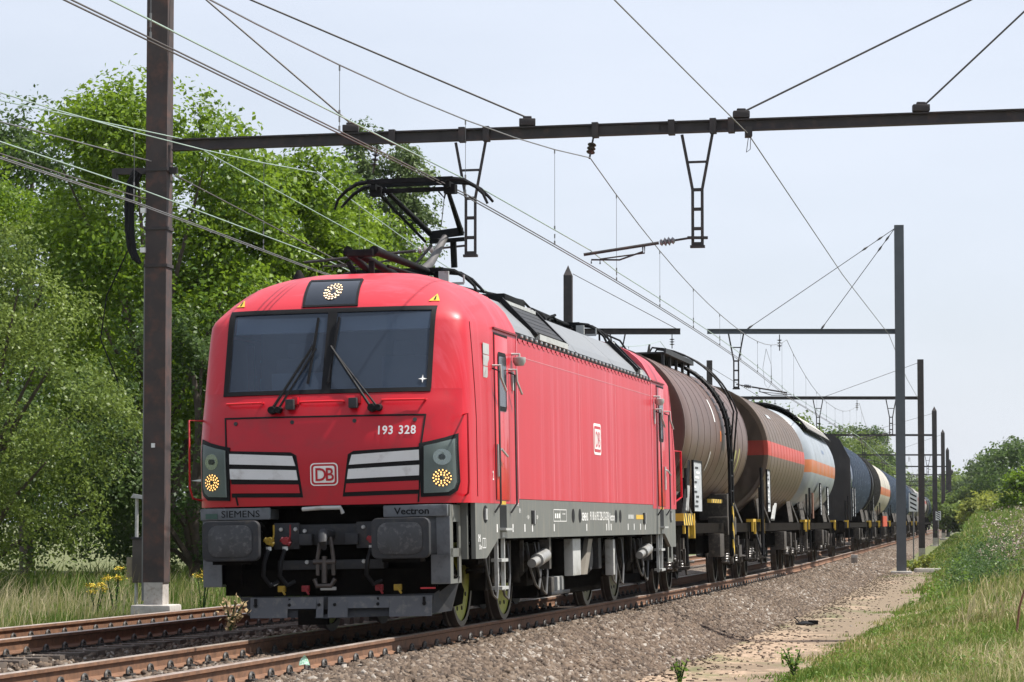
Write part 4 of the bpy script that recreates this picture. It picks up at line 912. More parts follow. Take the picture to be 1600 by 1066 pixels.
# ================================================================= TANK WAGONS
def bandmat(name,base,band,z0,z1,top=None,rough=.42,streak=.25,dirt=(.10,.08,.065),seam=None):
    m=bpy.data.materials.new(name); m.use_nodes=True; nt=m.node_tree; bs=nt.nodes['Principled BSDF']
    tc=node(nt,'ShaderNodeTexCoord'); sx=node(nt,'ShaderNodeSeparateXYZ'); nt.links.new(tc.outputs['Object'],sx.inputs[0]); z=sx.outputs[2]
    n=noise(nt,1.1,6); c=mixc(nt,ramp(nt,n,.3,.7),tuple(x*.82 for x in base),tuple(x*1.15 for x in base))
    if band:
        g=node(nt,'ShaderNodeMath',operation='GREATER_THAN'); nt.links.new(z,g.inputs[0]); g.inputs[1].default_value=z0
        l=node(nt,'ShaderNodeMath',operation='LESS_THAN'); nt.links.new(z,l.inputs[0]); l.inputs[1].default_value=z1
        a=node(nt,'ShaderNodeMath',operation='MULTIPLY'); nt.links.new(g.outputs[0],a.inputs[0]); nt.links.new(l.outputs[0],a.inputs[1])
        c=mixc(nt,a.outputs[0],c,mixc(nt,ramp(nt,noise(nt,3,5),.3,.7),tuple(x*.85 for x in band),band))
    st=noise(nt,1.0,6,sc3=(.8,2.6,.35),rough=.7); c=mixc(nt,ramp(nt,st,.5,.75,0,streak*2),c,dirt)
    if top:
        st2=noise(nt,1.4,6,sc3=(1,1.5,1)); c=mixc(nt,ramp(nt,st2,.60,.74,0,.35),c,top)
    nt.links.new(c,bs.inputs['Base Color']); bs.inputs['Roughness'].default_value=rough; bs.inputs['Coat Weight'].default_value=.04
    bump(nt,bs,noise(nt,1.6,3,sc3=(.5,1.2,.5)),.25,.05)
    return m
T_BROWN=bandmat('brown_insulated_tank_paint',(.105,.058,.043),None,0,0,top=(.15,.11,.065),rough=.46,streak=.25,dirt=(.055,.035,.028))
T_BROWN2=bandmat('dusty_brown_tank_paint_red_band',(.110,.072,.046),(.50,.050,.028),2.66,2.98,top=(.18,.15,.085),rough=.46,streak=.2)
T_GREY=bandmat('pale_grey_tank_paint_orange_band',(.27,.30,.33),(.46,.14,.045),2.52,2.86,rough=.36,streak=.15,dirt=(.30,.29,.25))
T_NAVY=bandmat('dark_navy_tank_paint',(.034,.050,.088),None,0,0,rough=.16,streak=.12,dirt=(.10,.10,.10))
T_BLACK=bandmat('sooty_black_tank_paint',(.022,.020,.020),None,0,0,rough=.32,streak=.2,dirt=(.12,.10,.09))
T_CREAM=bandmat('cream_tank_paint_orange_band',(.46,.42,.34),(.50,.14,.05),2.5,2.86,rough=.38,streak=.18,dirt=(.30,.26,.20))
T_BLUE=bandmat('blue_tank_paint',(.035,.075,.16),None,0,0,rough=.25,streak=.15,dirt=(.15,.15,.15))
T_LGREY=bandmat('weathered_light_grey_tank_paint',(.36,.34,.32),(.34,.10,.08),2.9,3.2,rough=.42,streak=.3,dirt=(.16,.13,.11))
T_SUN=mk('dull_sunshade_sheet',(.12,.115,.11),.45,var=.2,scale=2,dirt=(.17,.16,.15),dirtamt=.2)
RUSTY=mk('rusty_orange_steel',(.17,.08,.05),.75,var=.4,scale=8,dirt=(.30,.16,.08),dirtamt=.2)
WGREY=mk('wagon_dusty_steel',(.050,.044,.038),.65,var=.45,scale=7,dirt=(.17,.14,.11),dirtamt=.25,spec=.3)
PLATEM=mk('dirty_placard_plate',(.42,.44,.46),.5,var=.12,scale=5,dirt=(.15,.14,.13),dirtamt=.35)
def stripes(name,a,b_,sc,ax=2):
    m=bpy.data.materials.new(name); m.use_nodes=True; nt=m.node_tree; bs=nt.nodes['Principled BSDF']
    tc=node(nt,'ShaderNodeTexCoord'); sx=node(nt,'ShaderNodeSeparateXYZ'); nt.links.new(tc.outputs['Object'],sx.inputs[0])
    ad=node(nt,'ShaderNodeMath',operation='ADD'); nt.links.new(sx.outputs[1],ad.inputs[0]); nt.links.new(sx.outputs[2],ad.inputs[1])
    mu=node(nt,'ShaderNodeMath',operation='MULTIPLY'); nt.links.new(ad.outputs[0],mu.inputs[0]); mu.inputs[1].default_value=sc
    fr=node(nt,'ShaderNodeMath',operation='FRACT'); nt.links.new(mu.outputs[0],fr.inputs[0])
    gt=node(nt,'ShaderNodeMath',operation='GREATER_THAN'); nt.links.new(fr.outputs[0],gt.inputs[0]); gt.inputs[1].default_value=.5
    nt.links.new(mixc(nt,gt.outputs[0],a,b_),bs.inputs['Base Color']); bs.inputs['Roughness'].default_value=.6; return m
HAZ=stripes('yellow_black_hazard_stripes',(.70,.47,.05),(.03,.03,.03),3.2)
def wagon(s0,L,t0,t1,r,zc,mat,label,style='ribbed',detail=2,endmat=None,pitch=.95):
    """s0,L: buffer to buffer along the train; t0,t1: ends of the tank barrel"""
    global loco_cur
    w=thing('tank_wagon',label,'tank wagon',M=vframe(s0,L),group='tank wagons of the freight train'); loco_cur=w
    a,c=t0-s0,t1-s0; P=w
    def part(name,mat_,fn,bev=0,smooth=None,parent=None,label=None):
        b=MB(); fn(b); return b.build(name,mat_,parent or P,bev=bev,smooth=smooth,label=label)
    # barrel
    n=64 if detail>1 else 36; pr=[]; RINGS=[]
    if style in('ribbed','flatend','ringed'):
        pr=[(a+.0,.0),(a+.005,r-.12),(a+.03,r-.04),(a+.09,r)]; y=a+.09; g=pitch
        while y+g<c-.1:
            y+=g
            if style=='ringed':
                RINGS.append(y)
            if False: pr+=[(y-.10,r),(y-.05,r+.085),(y+.05,r+.085),(y+.10,r)]
            else: pr+=[(y-.012,r),(y-.008,r-.012),(y+.008,r-.012),(y+.012,r+.004),(y+.02,r+.003)]
        pr+=[(c-.09,r),(c-.03,r-.05),(c,r-.14),(c+.005,0)]
    else:   # dished heads
        k=8
        for i in range(k+1): t=math.pi/2*i/k; pr.append((a+.75*(1-math.sin(t)),max(.0,r*math.cos(math.pi/2-t)) if i else 0))
        pr=[(a+.75*(1-math.cos(math.pi/2*i/k)),r*math.sin(math.pi/2*i/k)) for i in range(k+1)]
        y=a+.75
        while y+2.2<c-.8:
            y+=2.2; pr+=[(y-.02,r),(y-.01,r+.006),(y+.01,r+.006),(y+.02,r)]
        pr+=[(c-.75*(1-math.cos(math.pi/2*i/k)),r*math.sin(math.pi/2*i/k)) for i in range(k,-1,-1)]
    part('tank',mat,lambda b:b.lathe(pr,(0,0,zc),'y',n),smooth=50)
    for y in RINGS: part('stiffening_ring',mk('sky_sheen_ring',(.12,.155,.21),.25,var=.1) if mat is not T_BLACK else UGREY,lambda b:b.lathe([(y-.07,r-.02),(y-.05,r+.07),(y+.05,r+.07),(y+.07,r-.02)],(0,0,zc),'y',n),smooth=40)  # pale blue paint puts the sky's reflection on the ribs into the colour
    if style in('ribbed','flatend','ringed'):
        part('end_rim',mat,lambda b:b.lathe([(a+.0,r-.10),(a-.03,r-.03),(a-.02,r+.012),(a+.05,r+.012),(a+.055,r-.01)],(0,0,zc),'y',n),smooth=40)
        if endmat: part('tank_end',endmat,lambda b:b.lathe([(a-.012,0),(a-.012,r-.09)],(0,0,zc),'y',n))
    if style=='sunshade':
        part('sunshade',T_SUN,lambda b:b.lathe([(a+1.0,r+.10),(a+1.02,r+.12),(c-.25,r+.12),(c-.25,r+.10)],(0,0,zc),'y',30,math.radians(-56),math.radians(56)),smooth=40)
        part('sunshade_edge',BLACK,lambda b:(b.tube([( (r+.13)*math.sin(math.radians(q)),a+1.0,zc+(r+.13)*math.cos(math.radians(q))) for q in range(-56,57,8)],.03,6),b.tube([((r+.13)*math.sin(math.radians(56)),a+1,zc+(r+.13)*math.cos(math.radians(56))),((r+.13)*math.sin(math.radians(56)),c-.25,zc+(r+.13)*math.cos(math.radians(56)))],.025,6)),smooth=50)
        k=0; y=a+1.6
        while y<c-.5:
            part('sunshade_rib',T_SUN,lambda b:b.tube([((r+.125)*math.sin(math.radians(q)),y,zc+(r+.125)*math.cos(math.radians(q))) for q in range(-55,56,11)],.018,5),smooth=50); y+=.8
    # frame
    for x in (-1.30,1.14): part('solebar',BOGIE,lambda b:b.box(x,x+.16,.75,L-.75,1.0,1.18))
    for yy in (.55,L-.75): part('headstock',BOGIE,lambda b:b.box(-1.3,1.3,yy,yy+.2,.85,1.22))
    part('underframe',UNDER,lambda b:(b.box(-.35,.35,.7,L-.7,.85,1.15),b.box(-1.1,1.1,L*.36,L*.64,.62,.95)))
    for yy in (a+.9,c-.9):
        part('saddle',BOGIE,lambda b:b.prism([(-1.15,1.2),(-1.05,zc-r*.72),(-.7,zc-r*.92),(.7,zc-r*.92),(1.05,zc-r*.72),(1.15,1.2)],'y',yy-.15,yy+.15))
    for e in (0,1):
        f=(lambda y:y) if not e else (lambda y:L-y); sg=1 if not e else -1
        for x in (-.875,.875):
            part('buffer',UNDER,lambda b:(b.lathe([(0,.22),(sg*.04,.23),(sg*.05,.09),(sg*.35,.09),(sg*.36,.15),(sg*.60,.16)],(x,f(0),1.05),'y',20)),smooth=40)
    bog=[2.2,L-2.2]
    for bi,by in enumerate(bog):
        for ay in (by-.9,by+.9):
            for s in (1,-1):
                if detail>1 or s>0:
                    wheel(s,ay,.46,BOGIE,STEEL)
                x0,x1=min(s*.96,s*1.14),max(s*.96,s*1.14)
                if detail>0 and s>0 or detail>1:
                    part('axle_box',WGREY,lambda b:(b.box(x0,x1,ay-.15,ay+.15,.36,.66),b.lathe([(0,.10),(s*.06,.085)],(s*1.14,ay,.46),'x',12)),bev=.01)
                    if detail>1:
                        for dy in (-.30,.30):
                            part('coil_spring',mk('dusty_spring_steel',(.22,.21,.20),.4,metal=.3,var=.3,scale=12),lambda b:[b.lathe([(0,.065),(.022,.082),(.045,.065)],(s*1.07,ay+dy,.40+k*.05),'z',12) for k in range(5)] and None,smooth=45)
        for s in (1,-1):
            if detail>1 or s>0: part('bogie_frame',BOGIE,lambda b:b.prism([(by-1.35,.60),(by-1.2,.78),(by+1.2,.78),(by+1.35,.60),(by+.5,.62),(by+.35,.34),(by-.35,.34),(by-.5,.62)],'x',min(s*1.0,s*1.12),max(s*1.0,s*1.12)))
        if detail>1: part('brake_gear',WGREY,lambda b:(b.box(1.14,1.26,by-.25,by+.25,.50,.74),b.box(1.16,1.30,by-.85,by-.65,.74,.93),b.tube([(1.2,by-1.3,.55),(1.22,by+1.3,.50)],.025,6),b.tube([(1.22,by-.4,.72),(1.26,by-.1,.30),(1.22,by+.3,.32)],.02,6)))
    # yellow handrail and brackets at the near corner, steps, boards
    if detail>0:
        for yy in (.75,L-.95):
            part('yellow_step_guard',YEL,lambda b:(b.box(1.28,1.42,yy-.1,yy+.5,1.20,1.26),b.box(1.38,1.42,yy+.42,yy+.5,.95,1.2),b.box(1.38,1.42,yy-.1,yy-.02,1.0,1.2)))
            part('foot_step',WGREY,lambda b:(b.box(1.25,1.48,yy,yy+.4,.42,.45),b.box(1.25,1.28,yy,yy+.03,.45,1.0),b.box(1.25,1.28,yy+.37,yy+.4,.45,1.0)))
        for yy in (a+1.2,c-1.6):
            part('strut',UGREY,lambda b:b.obox((1.25,yy-.9,1.18),(1.12,yy,1.7),.10,.06)); part('strut',UGREY,lambda b:b.obox((1.25,yy+1.0,1.18),(1.12,yy+.3,1.7),.10,.06))
        part('upright',BLACK,lambda b:b.tube([(1.42,.9,.5),(1.42,.9,2.1)],.028,6)); part('upright',BLACK,lambda b:b.tube([(1.30,1.5,1.18),(1.30,1.5,1.95)],.025,6))
        part('equipment_box',WGREY,lambda b:b.box(1.2,1.42,L*.45,L*.45+.7,.55,.98),bev=.015); part('equipment_box',WGREY,lambda b:b.box(1.22,1.4,L*.6,L*.6+.35,.60,.95),bev=.015)
    return w,part
def plate(part,y0,y1,z0,z1,lines=True,x=1.46):
    o=part('placard_plate',PLATEM,lambda b:b.box(x,x+.02,y0,y1,z0,z1))
    part('placard_frame',BLACK,lambda b:(b.box(x-.01,x+.03,y0-.03,y0,z0,z1+.03),b.box(x-.01,x+.03,y1,y1+.03,z0,z1+.03),b.box(x-.01,x+.03,y0,y1,z1,z1+.03)))
    if lines:
        random.seed(int(y0*100))
        for k in range(9):
            zz=z1-.08-(z1-z0-.1)*k/9; a=y0+.04+random.random()*.3*(y1-y0); e=a+(.2+random.random()*.5)*(y1-a)
            m_=WHITE if random.random()<.6 else DGREY
            part('placard_mark',m_,lambda b:b.box(x+.021,x+.025,a,e,zz-.035,zz))
# 1: brown with platform and curved ladder
w,part=wagon(18.5,13.7,19.6,30.7,1.40,2.80,T_BROWN,'brown insulated tank wagon with a catwalk and curved ladder, directly behind the locomotive','flatend',2,pitch=.98)
zt=4.10
part('catwalk',DGREY,lambda b:(b.box(-.25,.80,3.6,7.9,zt+.10,zt+.13),b.box(.76,.80,3.6,7.9,zt+.13,zt+.19),b.box(-.25,-.21,3.6,7.9,zt+.13,zt+.19)))
for k in range(5): part('catwalk_post',DGREY,lambda b:b.box(.70,.75,3.7+k*.98,3.76+k*.98,zt-.25,zt+.1))
part('handrail',BLACK,lambda b:b.tube([(-.24,2.6,zt+.06),(-.24,2.6,zt+.45),(-.24,5.2,zt+.45),(-.20,6.9,zt+.14)],.018,6),smooth=50)
for k in range(6): part('valve_post',WGREY,lambda b:(b.tube([(.35-.06*k,4.8+k*.42,zt-.02),(.35-.06*k,4.8+k*.42,zt+.34)],.016,6),b.lathe([(-.03,.06),(0,.07),(.03,.05)],(.42-.03*k,4.8+k*.42,zt-.02),'z',10)))
yl=7.15; rr=1.40
arc=[((rr+.10)*math.sin(math.radians(q)),2.80+(rr+.10)*math.cos(math.radians(q))) for q in range(8,92,7)]
for yy,rd in ((yl,.035),(yl+.42,.035)):
    part('ladder_rail',BLACK,lambda b:b.tube([(.1,yy,zt+.22)]+[(x,yy,z) for x,z in arc]+[(1.52,yy,2.4),(1.52,yy,.55)],rd,7),smooth=50)
arc2=[((rr+.30)*math.sin(math.radians(q)),2.80+(rr+.32)*math.cos(math.radians(q))) for q in range(4,78,7)]
for yy in (yl-.12,yl+.54):
    part('ladder_handrail',BLACK,lambda b:b.tube([(.05,yy,zt+.1),(.05,yy,zt+.30)]+[(x,yy,z) for x,z in arc2]+[(1.56,yy,2.55),(1.53,yy,2.3)],.018,6),smooth=50)
for q in range(10,92,6): x,z=(rr+.10)*math.sin(math.radians(q)),2.80+(rr+.10)*math.cos(math.radians(q)); part('ladder_rung',BLACK,lambda b:b.obox((x,yl,z),(x,yl+.42,z),.10,.03))
for k in range(7): z=.62+k*.29; part('ladder_rung',BLACK,lambda b:b.obox((1.52,yl,z),(1.52,yl+.42,z),.05,.03))
part('hazard_post',HAZ,lambda b:(b.box(1.555,1.575,yl-.05,yl+.10,.55,1.55),))
part('hazard_beam',HAZ,lambda b:b.box(1.28,1.44,.35,1.7,1.14,1.34)); part('hazard_beam',HAZ,lambda b:b.box(1.28,1.36,5.4,7.2,1.55,1.62))
part('yellow_bracket',YEL,lambda b:b.box(1.30,1.46,1.7,1.80,.92,1.34))
plate(part,1.55,2.75,1.38,2.22)
part('plate_support',BLACK,lambda b:b.prism([(.35,1.30),(1.0,1.30),(1.55,2.22),(1.45,2.25)],'x',1.40,1.43))
for z0 in (0,.18): part('plate_brace',LGREY,lambda b:b.obox((1.44,.75+z0,1.38),(1.44,1.05+z0,1.80),.02,.04))
part('tank_marking',mk('faded_yellow_mark',(.34,.32,.12),.6,var=.2),lambda b:b.lathe([(c_,1.406) for c_ in (9.6,9.85)],(0,0,2.8),'y',6,math.radians(98),math.radians(118)))
part('tank_marking',mk('faded_yellow_mark',(.34,.32,.12),.6,var=.2),lambda b:b.lathe([(c_,1.406) for c_ in (10.3,10.5)],(0,0,2.8),'y',6,math.radians(96),math.radians(116)))
part('tank_marking',WHITE,lambda b:b.lathe([(c_,1.406) for c_ in (5.3,5.37)],(0,0,2.8),'y',6,math.radians(103),math.radians(118)))
part('tank_marking',WHITE,lambda b:b.lathe([(c_,1.406) for c_ in (5.95,6.1)],(0,0,2.8),'y',6,math.radians(62),math.radians(80)))
part('tank_marking',ORNG,lambda b:b.lathe([(c_,1.407) for c_ in (6.75,6.87)],(0,0,2.8),'y',6,math.radians(86),math.radians(94)))
part('valve_box',WGREY,lambda b:(b.box(.7,1.25,9.2,9.9,1.25,1.75),b.box(1.0,1.38,8.0,9.6,.95,1.3)),bev=.02)
# 2: dusty brown, red band
w,part=wagon(32.6,15.2,34.7,46.6,1.46,2.76,T_BROWN2,'dusty ribbed brown tank wagon with a red band round it, second in the train','ribbed',2,endmat=T_BROWN2,pitch=.93)
plate(part,1.2,1.95,1.42,2.30,x=1.48); part('upright',BLACK,lambda b:(b.tube([(1.45,.25,.5),(1.45,.25,2.35)],.035,6),b.tube([(1.45,-.15+.4,.5),(1.2,.7,1.2)],.025,6)))
part('tank_marking',PLATEM,lambda b:b.lathe([(c_,1.47) for c_ in (5.2,6.2)],(0,0,2.76),'y',8,math.radians(52),math.radians(56)))
part('wheel_guard',LGREY,lambda b:(b.obox((1.42,3.3,1.25),(1.42,4.0,1.55),.05,.05),b.obox((1.42,3.6,1.25),(1.42,4.4,1.6),.05,.05)))
# 3: gas tank with sunshade
w,part=wagon(47.9,15.8,48.5,62.7,1.50,2.78,T_GREY,'pale grey gas tank wagon with a long orange band and ribbed sunshade','sunshade',2)
plate(part,9.2,9.9,1.4,2.2,x=1.46); plate(part,5.1,5.6,1.4,2.25,x=1.47); part('rusty_plate',RUSTY,lambda b:b.box(1.30,1.34,4.0,4.4,1.3,2.0))
part('tank_marking',mk('blue_grey_letter_block',(.12,.16,.24),.5),lambda b:b.lathe([(c_,1.503) for c_ in (7.2,8.4)],(0,0,2.78),'y',6,math.radians(72),math.radians(76)))
# 4.. further wagons
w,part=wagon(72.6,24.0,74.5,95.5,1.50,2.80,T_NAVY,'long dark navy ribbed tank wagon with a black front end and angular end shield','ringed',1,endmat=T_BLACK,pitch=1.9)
part('end_shield',T_BLACK,lambda b:b.prism([(-1.5,1.25),(-1.5,3.4),(-1.15,4.1),(-.6,4.34),(.6,4.34),(1.15,4.1),(1.5,3.4),(1.5,1.25)],'y',1.55,1.65)); plate(part,2.4,3.0,1.4,2.4,x=1.5); plate(part,4.4,5.0,1.4,2.4,x=1.5)
w,part=wagon(96.9,12.4,98.2,108.2,1.50,2.80,T_BLACK,'black tank wagon with deep rings, ahead of the cream one','ringed',1,pitch=1.2); plate(part,.6,1.1,1.3,2.3,x=1.5)
w,part=wagon(109.4,18.6,110.0,127.0,1.50,2.80,T_CREAM,'cream tank wagon with an orange band half-way down the train','ribbed',1,pitch=4.0); part('red_frame_panel',mk('orange_red_frame',(.45,.06,.02),.5),lambda b:b.box(1.30,1.36,8,15,.98,1.5))
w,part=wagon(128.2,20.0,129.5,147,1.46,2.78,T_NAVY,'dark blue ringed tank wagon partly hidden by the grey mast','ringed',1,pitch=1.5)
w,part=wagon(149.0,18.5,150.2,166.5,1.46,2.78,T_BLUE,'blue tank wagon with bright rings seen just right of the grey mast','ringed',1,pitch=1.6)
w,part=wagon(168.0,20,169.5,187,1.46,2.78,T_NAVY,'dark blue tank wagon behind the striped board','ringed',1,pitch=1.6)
w,part=wagon(188.6,17.5,190,205,1.46,2.78,T_BLACK,'black tank wagon just ahead of the light grey ones','ribbed',1)
w,part=wagon(206.8,18.6,208,224.5,1.50,2.80,T_LGREY,'weathered light grey tank wagon with a faded red mark','ribbed',1,pitch=2)
w,part=wagon(226,18,227.5,243,1.46,2.78,T_CREAM,'cream and grey tank wagon far down the train','ribbed',1,pitch=2)
w,part=wagon(245,18,246.5,262,1.46,2.78,T_LGREY,'last but two tank wagon far down the train, light grey','ribbed',0,pitch=2)
w,part=wagon(264,18,265.5,281,1.46,2.78,T_BLACK,'last but one tank wagon far down the train, black','ribbed',0,pitch=2)
w,part=wagon(283,18,284.5,300,1.46,2.78,T_NAVY,'last tank wagon in sight, dark, far down the train','ribbed',0,pitch=2)
# ================================================================= OVERHEAD LINE
def poly(name,pts,r,mat,label,cat,group=None,n=5,parent=None):
    b=MB(); b.tube(pts,r,n); o=b.build(name,mat,parent,smooth=60)
    if parent is None: prop(o,label,cat,group)
    return o
ZB=7.36
def hmast(name,label,p,h,zb,mat,wd=.36,group='masts of the overhead line',conc=.38,pointed=False,rz=.17,white=True):
    t=thing(name,label,'mast',(p[0],p[1],zb),-rz,group)
    b=MB(); w_=wd/2; f=.02
    b.box(-w_,w_,-.17,-.15,conc,h); b.box(-w_,w_,.15,.17,conc,h); b.box(w_-f,w_,-.15,.15,conc,h); b.box(-w_,-w_+f,-.15,.15,conc,h); b.box(-w_,w_,-.17,.17,h,h+.01)
    if pointed: b.add([(-w_,-.17,h+.011),(w_,-.17,h+.011),(w_,.17,h+.011),(-w_,.17,h+.011),(0,0,h+.35)],[(0,1,4),(1,2,4),(2,3,4),(3,0,4)])
    b.build('post',mat,t)
    b=MB(); b.box(-w_-.005,w_+.005,-.175,.175,-.3,conc); b.build('mast_foot',CONC if white else GALV,t)
    b=MB(); b.box(-w_-.18,w_+.18,-.34,.34,-.4,.045); b.build('concrete_base',CONC,t,bev=.04)
    return t
# near portal
GL=at(246,943,47.9); GL.z=-.14
m0=hmast('portal_mast','tall brown steel mast left of the locomotive, carrying the near portal beam',(GL.x-.02,47.9),10.5,-.14,MAST,wd=.30,conc=.40,rz=.17,group='masts of the overhead line')
b=MB()
for x in (-.162,.162): b.box(x-.012,x+.012,-.172,.172,.40,10.5)
b.build('flange',MAST,m0)
b=MB(); b.box(-.04,.02,-.21,-.19,2.55,2.62); b.build('white_tag',WHITE,m0)
b=MB(); b.box(-.30,-.22,.18,.24,.1,5.6); b.build('cable_duct',WIREG,m0)
b=MB()
for z in (7.0,6.05,5.45): b.box(-.195,.195,-.19,.19,z,z+.05)
b.build('clamp_band',MASTD,m0)
for z in (6.32,5.68):
    b=MB(); b.box(-.24,-.16,-.24,-.17,z,z+.08); b.build('saddle_clip',WHITE,m0)
b=MB(); pts=[(-.24,-.24,6.95),(-.34,-.24,6.75),(-.38,-.24,6.4),(-.37,-.24,6.0),(-.33,-.24,5.7),(-.24,-.24,5.5)]
for k in range(4): b.tube([(x-.03*k,y-.02*(k%2),z+.02*k) for x,y,z in pts],.035,7)
b.build('coiled_cable',BLACK,m0,smooth=50)
b=MB(); b.obox((-.75,0,7.02),(.3,0,7.02),.09,.10); b.box(-.78,-.70,-.05,.05,6.88,7.06); b.build('bracket_arm',MASTD,m0)
b=MB(); b.tube([(-.36,-.22,5.9),(-.8,-.2,5.0),(-.9,-.2,4.3),(-.6,-.2,3.6)],.012,5); b.build('hanging_lead',BLACK,m0)
GR=Vector((9.3,45.5,-.4))
m1=hmast('portal_mast','right-hand mast of the near portal, just outside the picture',(GR.x,GR.y),11,-.4,MAST,wd=.385,rz=.17)
def ibeam(name,a,c,h,wd,mat,parent=None):
    b=MB(); a=Vector(a); c=Vector(c)
    for dz in (-h/2+.012,h/2-.012): b.obox(a+Vector((0,0,dz)),c+Vector((0,0,dz)),wd,.024)
    b.obox(a,c,.03,h-.05); return b.build(name,mat,parent)
BA=at(270,227,47.85); BB=at(1600,180,46.0)
ux=(BB-BA).normalized(); BE=BA+ux*(14.9)
bt=thing('portal_beam','long dark steel beam of the portal spanning both tracks above the locomotive','beam',BA,group=None)
def L_(p): return Vector(p)-BA
ibeam('beam',(0,0,0),BE-BA,.19,.15,MASTD,bt)
for u in (612,722,760,930,1048,1112,1140):
    p=BA+ux*((at(u,200,47).x-BA.x)/ux.x); q=p-BA
    b=MB(); b.obox(q-ux*.05,q+ux*.05,.19,.235); b.build('beam_clamp',MASTD,bt)
for u0,u1 in ((925,1030),(690,716)):
    p=BA+ux*((at(u0,200,46.7).x-BA.x)/ux.x)-BA; q=BA+ux*((at(u1,200,46.7).x-BA.x)/ux.x)-BA
    b=MB(); b.obox(p+Vector((0,-.03,0)),q+Vector((0,-.03,0)),.02,.13); b.build('splice_plate',MASTD,bt)
def bx(u): return BA+ux*((at(u,200,46.9).x-BA.x)/ux.x)
for u in (545,824,1156,1430):
    p=bx(u)-BA+Vector((0,0,.17)); b=MB(); b.box(p.x-.13,p.x+.13,p.y-.09,p.y+.09,p.z-.06,p.z+.05); b.box(p.x-.07,p.x+.07,p.y-.06,p.y+.06,p.z+.05,p.z+.09); b.build('stay_anchor',MASTD,bt,bev=.015)
# stays from the mast tops to the beam
TL=Vector((GL.x,47.9,10.28)); TR=Vector((GR.x-.1,45.5,10.3))
for u,T in ((548,TL),(828,TL),(1162,TR),(1436,TR)):
    p=bx(u)+Vector((0,0,.22)); sd=(T-p).normalized()
    poly('stay_wire',[p,T],.016,WIRED,'dark stay wire %s'%{548:'up past the left mast top, leftmost of four',828:'towards the left mast top, above the pantograph',1162:'rising to the right, nearer the middle of the beam',1436:'rising steeply to the right, near the right picture edge'}[u],'stay wire','stays of the near portal')
def insulator(p,q,name='insulator',label='insulator',parent=None,k=3,r=.07):
    p=Vector(p); q=Vector(q); d=q-p; b=MB(); b.tube([p,q],.016,6)
    for i in range(k):
        c=p+d*(.35+.35*i/max(1,k-1)); e=d.normalized()*.022
        b.tube([c-e,c-e*.2,c+e],[.03,r,.03],12)
    return b.build(name,mk('brown_glazed_insulator',(.045,.035,.032),.3,var=.2),parent,smooth=40)
def vsupport(top,zbot,parent,sc=1.,ax=Vector((1,0,0)),off=Vector((0,0,0))):
    """Y-shaped drop bracket hanging under the beam"""
    T=Vector(top)-off; H=T.z-(zbot-off.z); a=T-ax*.24; c=T+ax*.24; m=T-Vector((0,0,H*.50))
    l=m-ax*.075; r=m+ax*.075; bl=Vector((l.x,l.y,zbot-off.z)); br=Vector((r.x,r.y,zbot-off.z)); wd=.045
    b=MB()
    b.obox(a,l,wd,wd); b.obox(c,r,wd,wd); b.obox(l,bl,wd,wd); b.obox(r,br,wd,wd)
    for t in (.0,.35,.7,.97): b.obox(l.lerp(bl,t),r.lerp(br,t),wd,.05)
    b.obox(a.lerp(l,.50),c.lerp(r,.50),.04,.035); b.obox(bl-ax*.04-Vector((0,0,.02)),br+ax*.04-Vector((0,0,.02)),.1,.04)
    return b.build('drop_bracket',MASTD,parent)
def arm(parent,base,tip,off,contact,name='steady_arm'):
    base=Vector(base)-off; tip=Vector(tip)-off; ct=Vector(contact)-off; d=(tip-base)
    b=MB(); b.tube([base,base+d*.18],.018,6); b.tube([base+d*.30,tip],.026,7)
    m=base+d*.45; b.tube([m,m-Vector((0,0,.10)),ct.lerp(m,.55)-Vector((0,0,.10)),ct+Vector((0,0,.06)),ct],.014,6)
    b.tube([m+Vector((.03,.02,0)),m-Vector((-.03,-.02,.12)),ct+Vector((.14,.1,.08)),ct+Vector((.14,.1,0))],.012,6)
    b.build(name,MASTD,parent,smooth=50)
    b=MB()
    for i in range(4):
        c=base+d*(.17+.035*i); e=d.normalized()*.03; b.tube([c-e,c,c+e],[.03,.075 if i in(1,2) else .06,.03],12)
    b.build('arm_insulator',mk('grey_ribbed_insulator',(.22,.21,.22),.35,var=.15),parent,smooth=40)
AX1=ux.copy()
sp=at(1088,205,46.5); tb=bx(1088)+Vector((0,0,-.12))
vsupport(tb,5.56,bt,ax=AX1,off=BA)
arm(bt,(tb.x-.10,tb.y,5.68),at(912,398,46.8),BA,at(924,412,46.8))
b=MB(); b.box(tb.x-BA.x-.16,tb.x-BA.x+.16,tb.y-BA.y-.05,tb.y-BA.y+.05,5.66-BA.z,5.70-BA.z); b.build('arm_clamp',MASTD,bt)
tb2=bx(735)+Vector((0,0,-.12)); vsupport(tb2,5.46,bt,ax=AX1,off=BA)
c2=C(47.2,-4.08,5.28); arm(bt,(tb2.x-.1,tb2.y,5.60),c2+Vector((-.3,0,.12)),BA,c2)
mw1=at(921,248,46.75); mt=bx(927)+Vector((0,0,-.12)); insulator(mt-BA,mw1-BA,parent=bt); 
mw2=at(583,270,47.5); mt2=bx(587)+Vector((0,0,-.12)); insulator(mt2-BA,mw2-BA,parent=bt)
ew1=bx(1166)+Vector((0,-.1,-.16)); b=MB(); b.box(ew1.x-BA.x-.05,ew1.x-BA.x+.05,-.16+ew1.y-BA.y,.1+ew1.y-BA.y,ew1.z-BA.z-.05,ew1.z-BA.z+.1); b.build('wire_clamp',MASTD,bt)
b=MB(); p=ew1-BA; b.tube([p+Vector((.03,-.1,0)),p+Vector((.02,-.1,-.25)),p+Vector((-.04,-.1,-.3)),p+Vector((0,-.1,0))],.006,5); b.build('wire_loop',WIRED,bt)
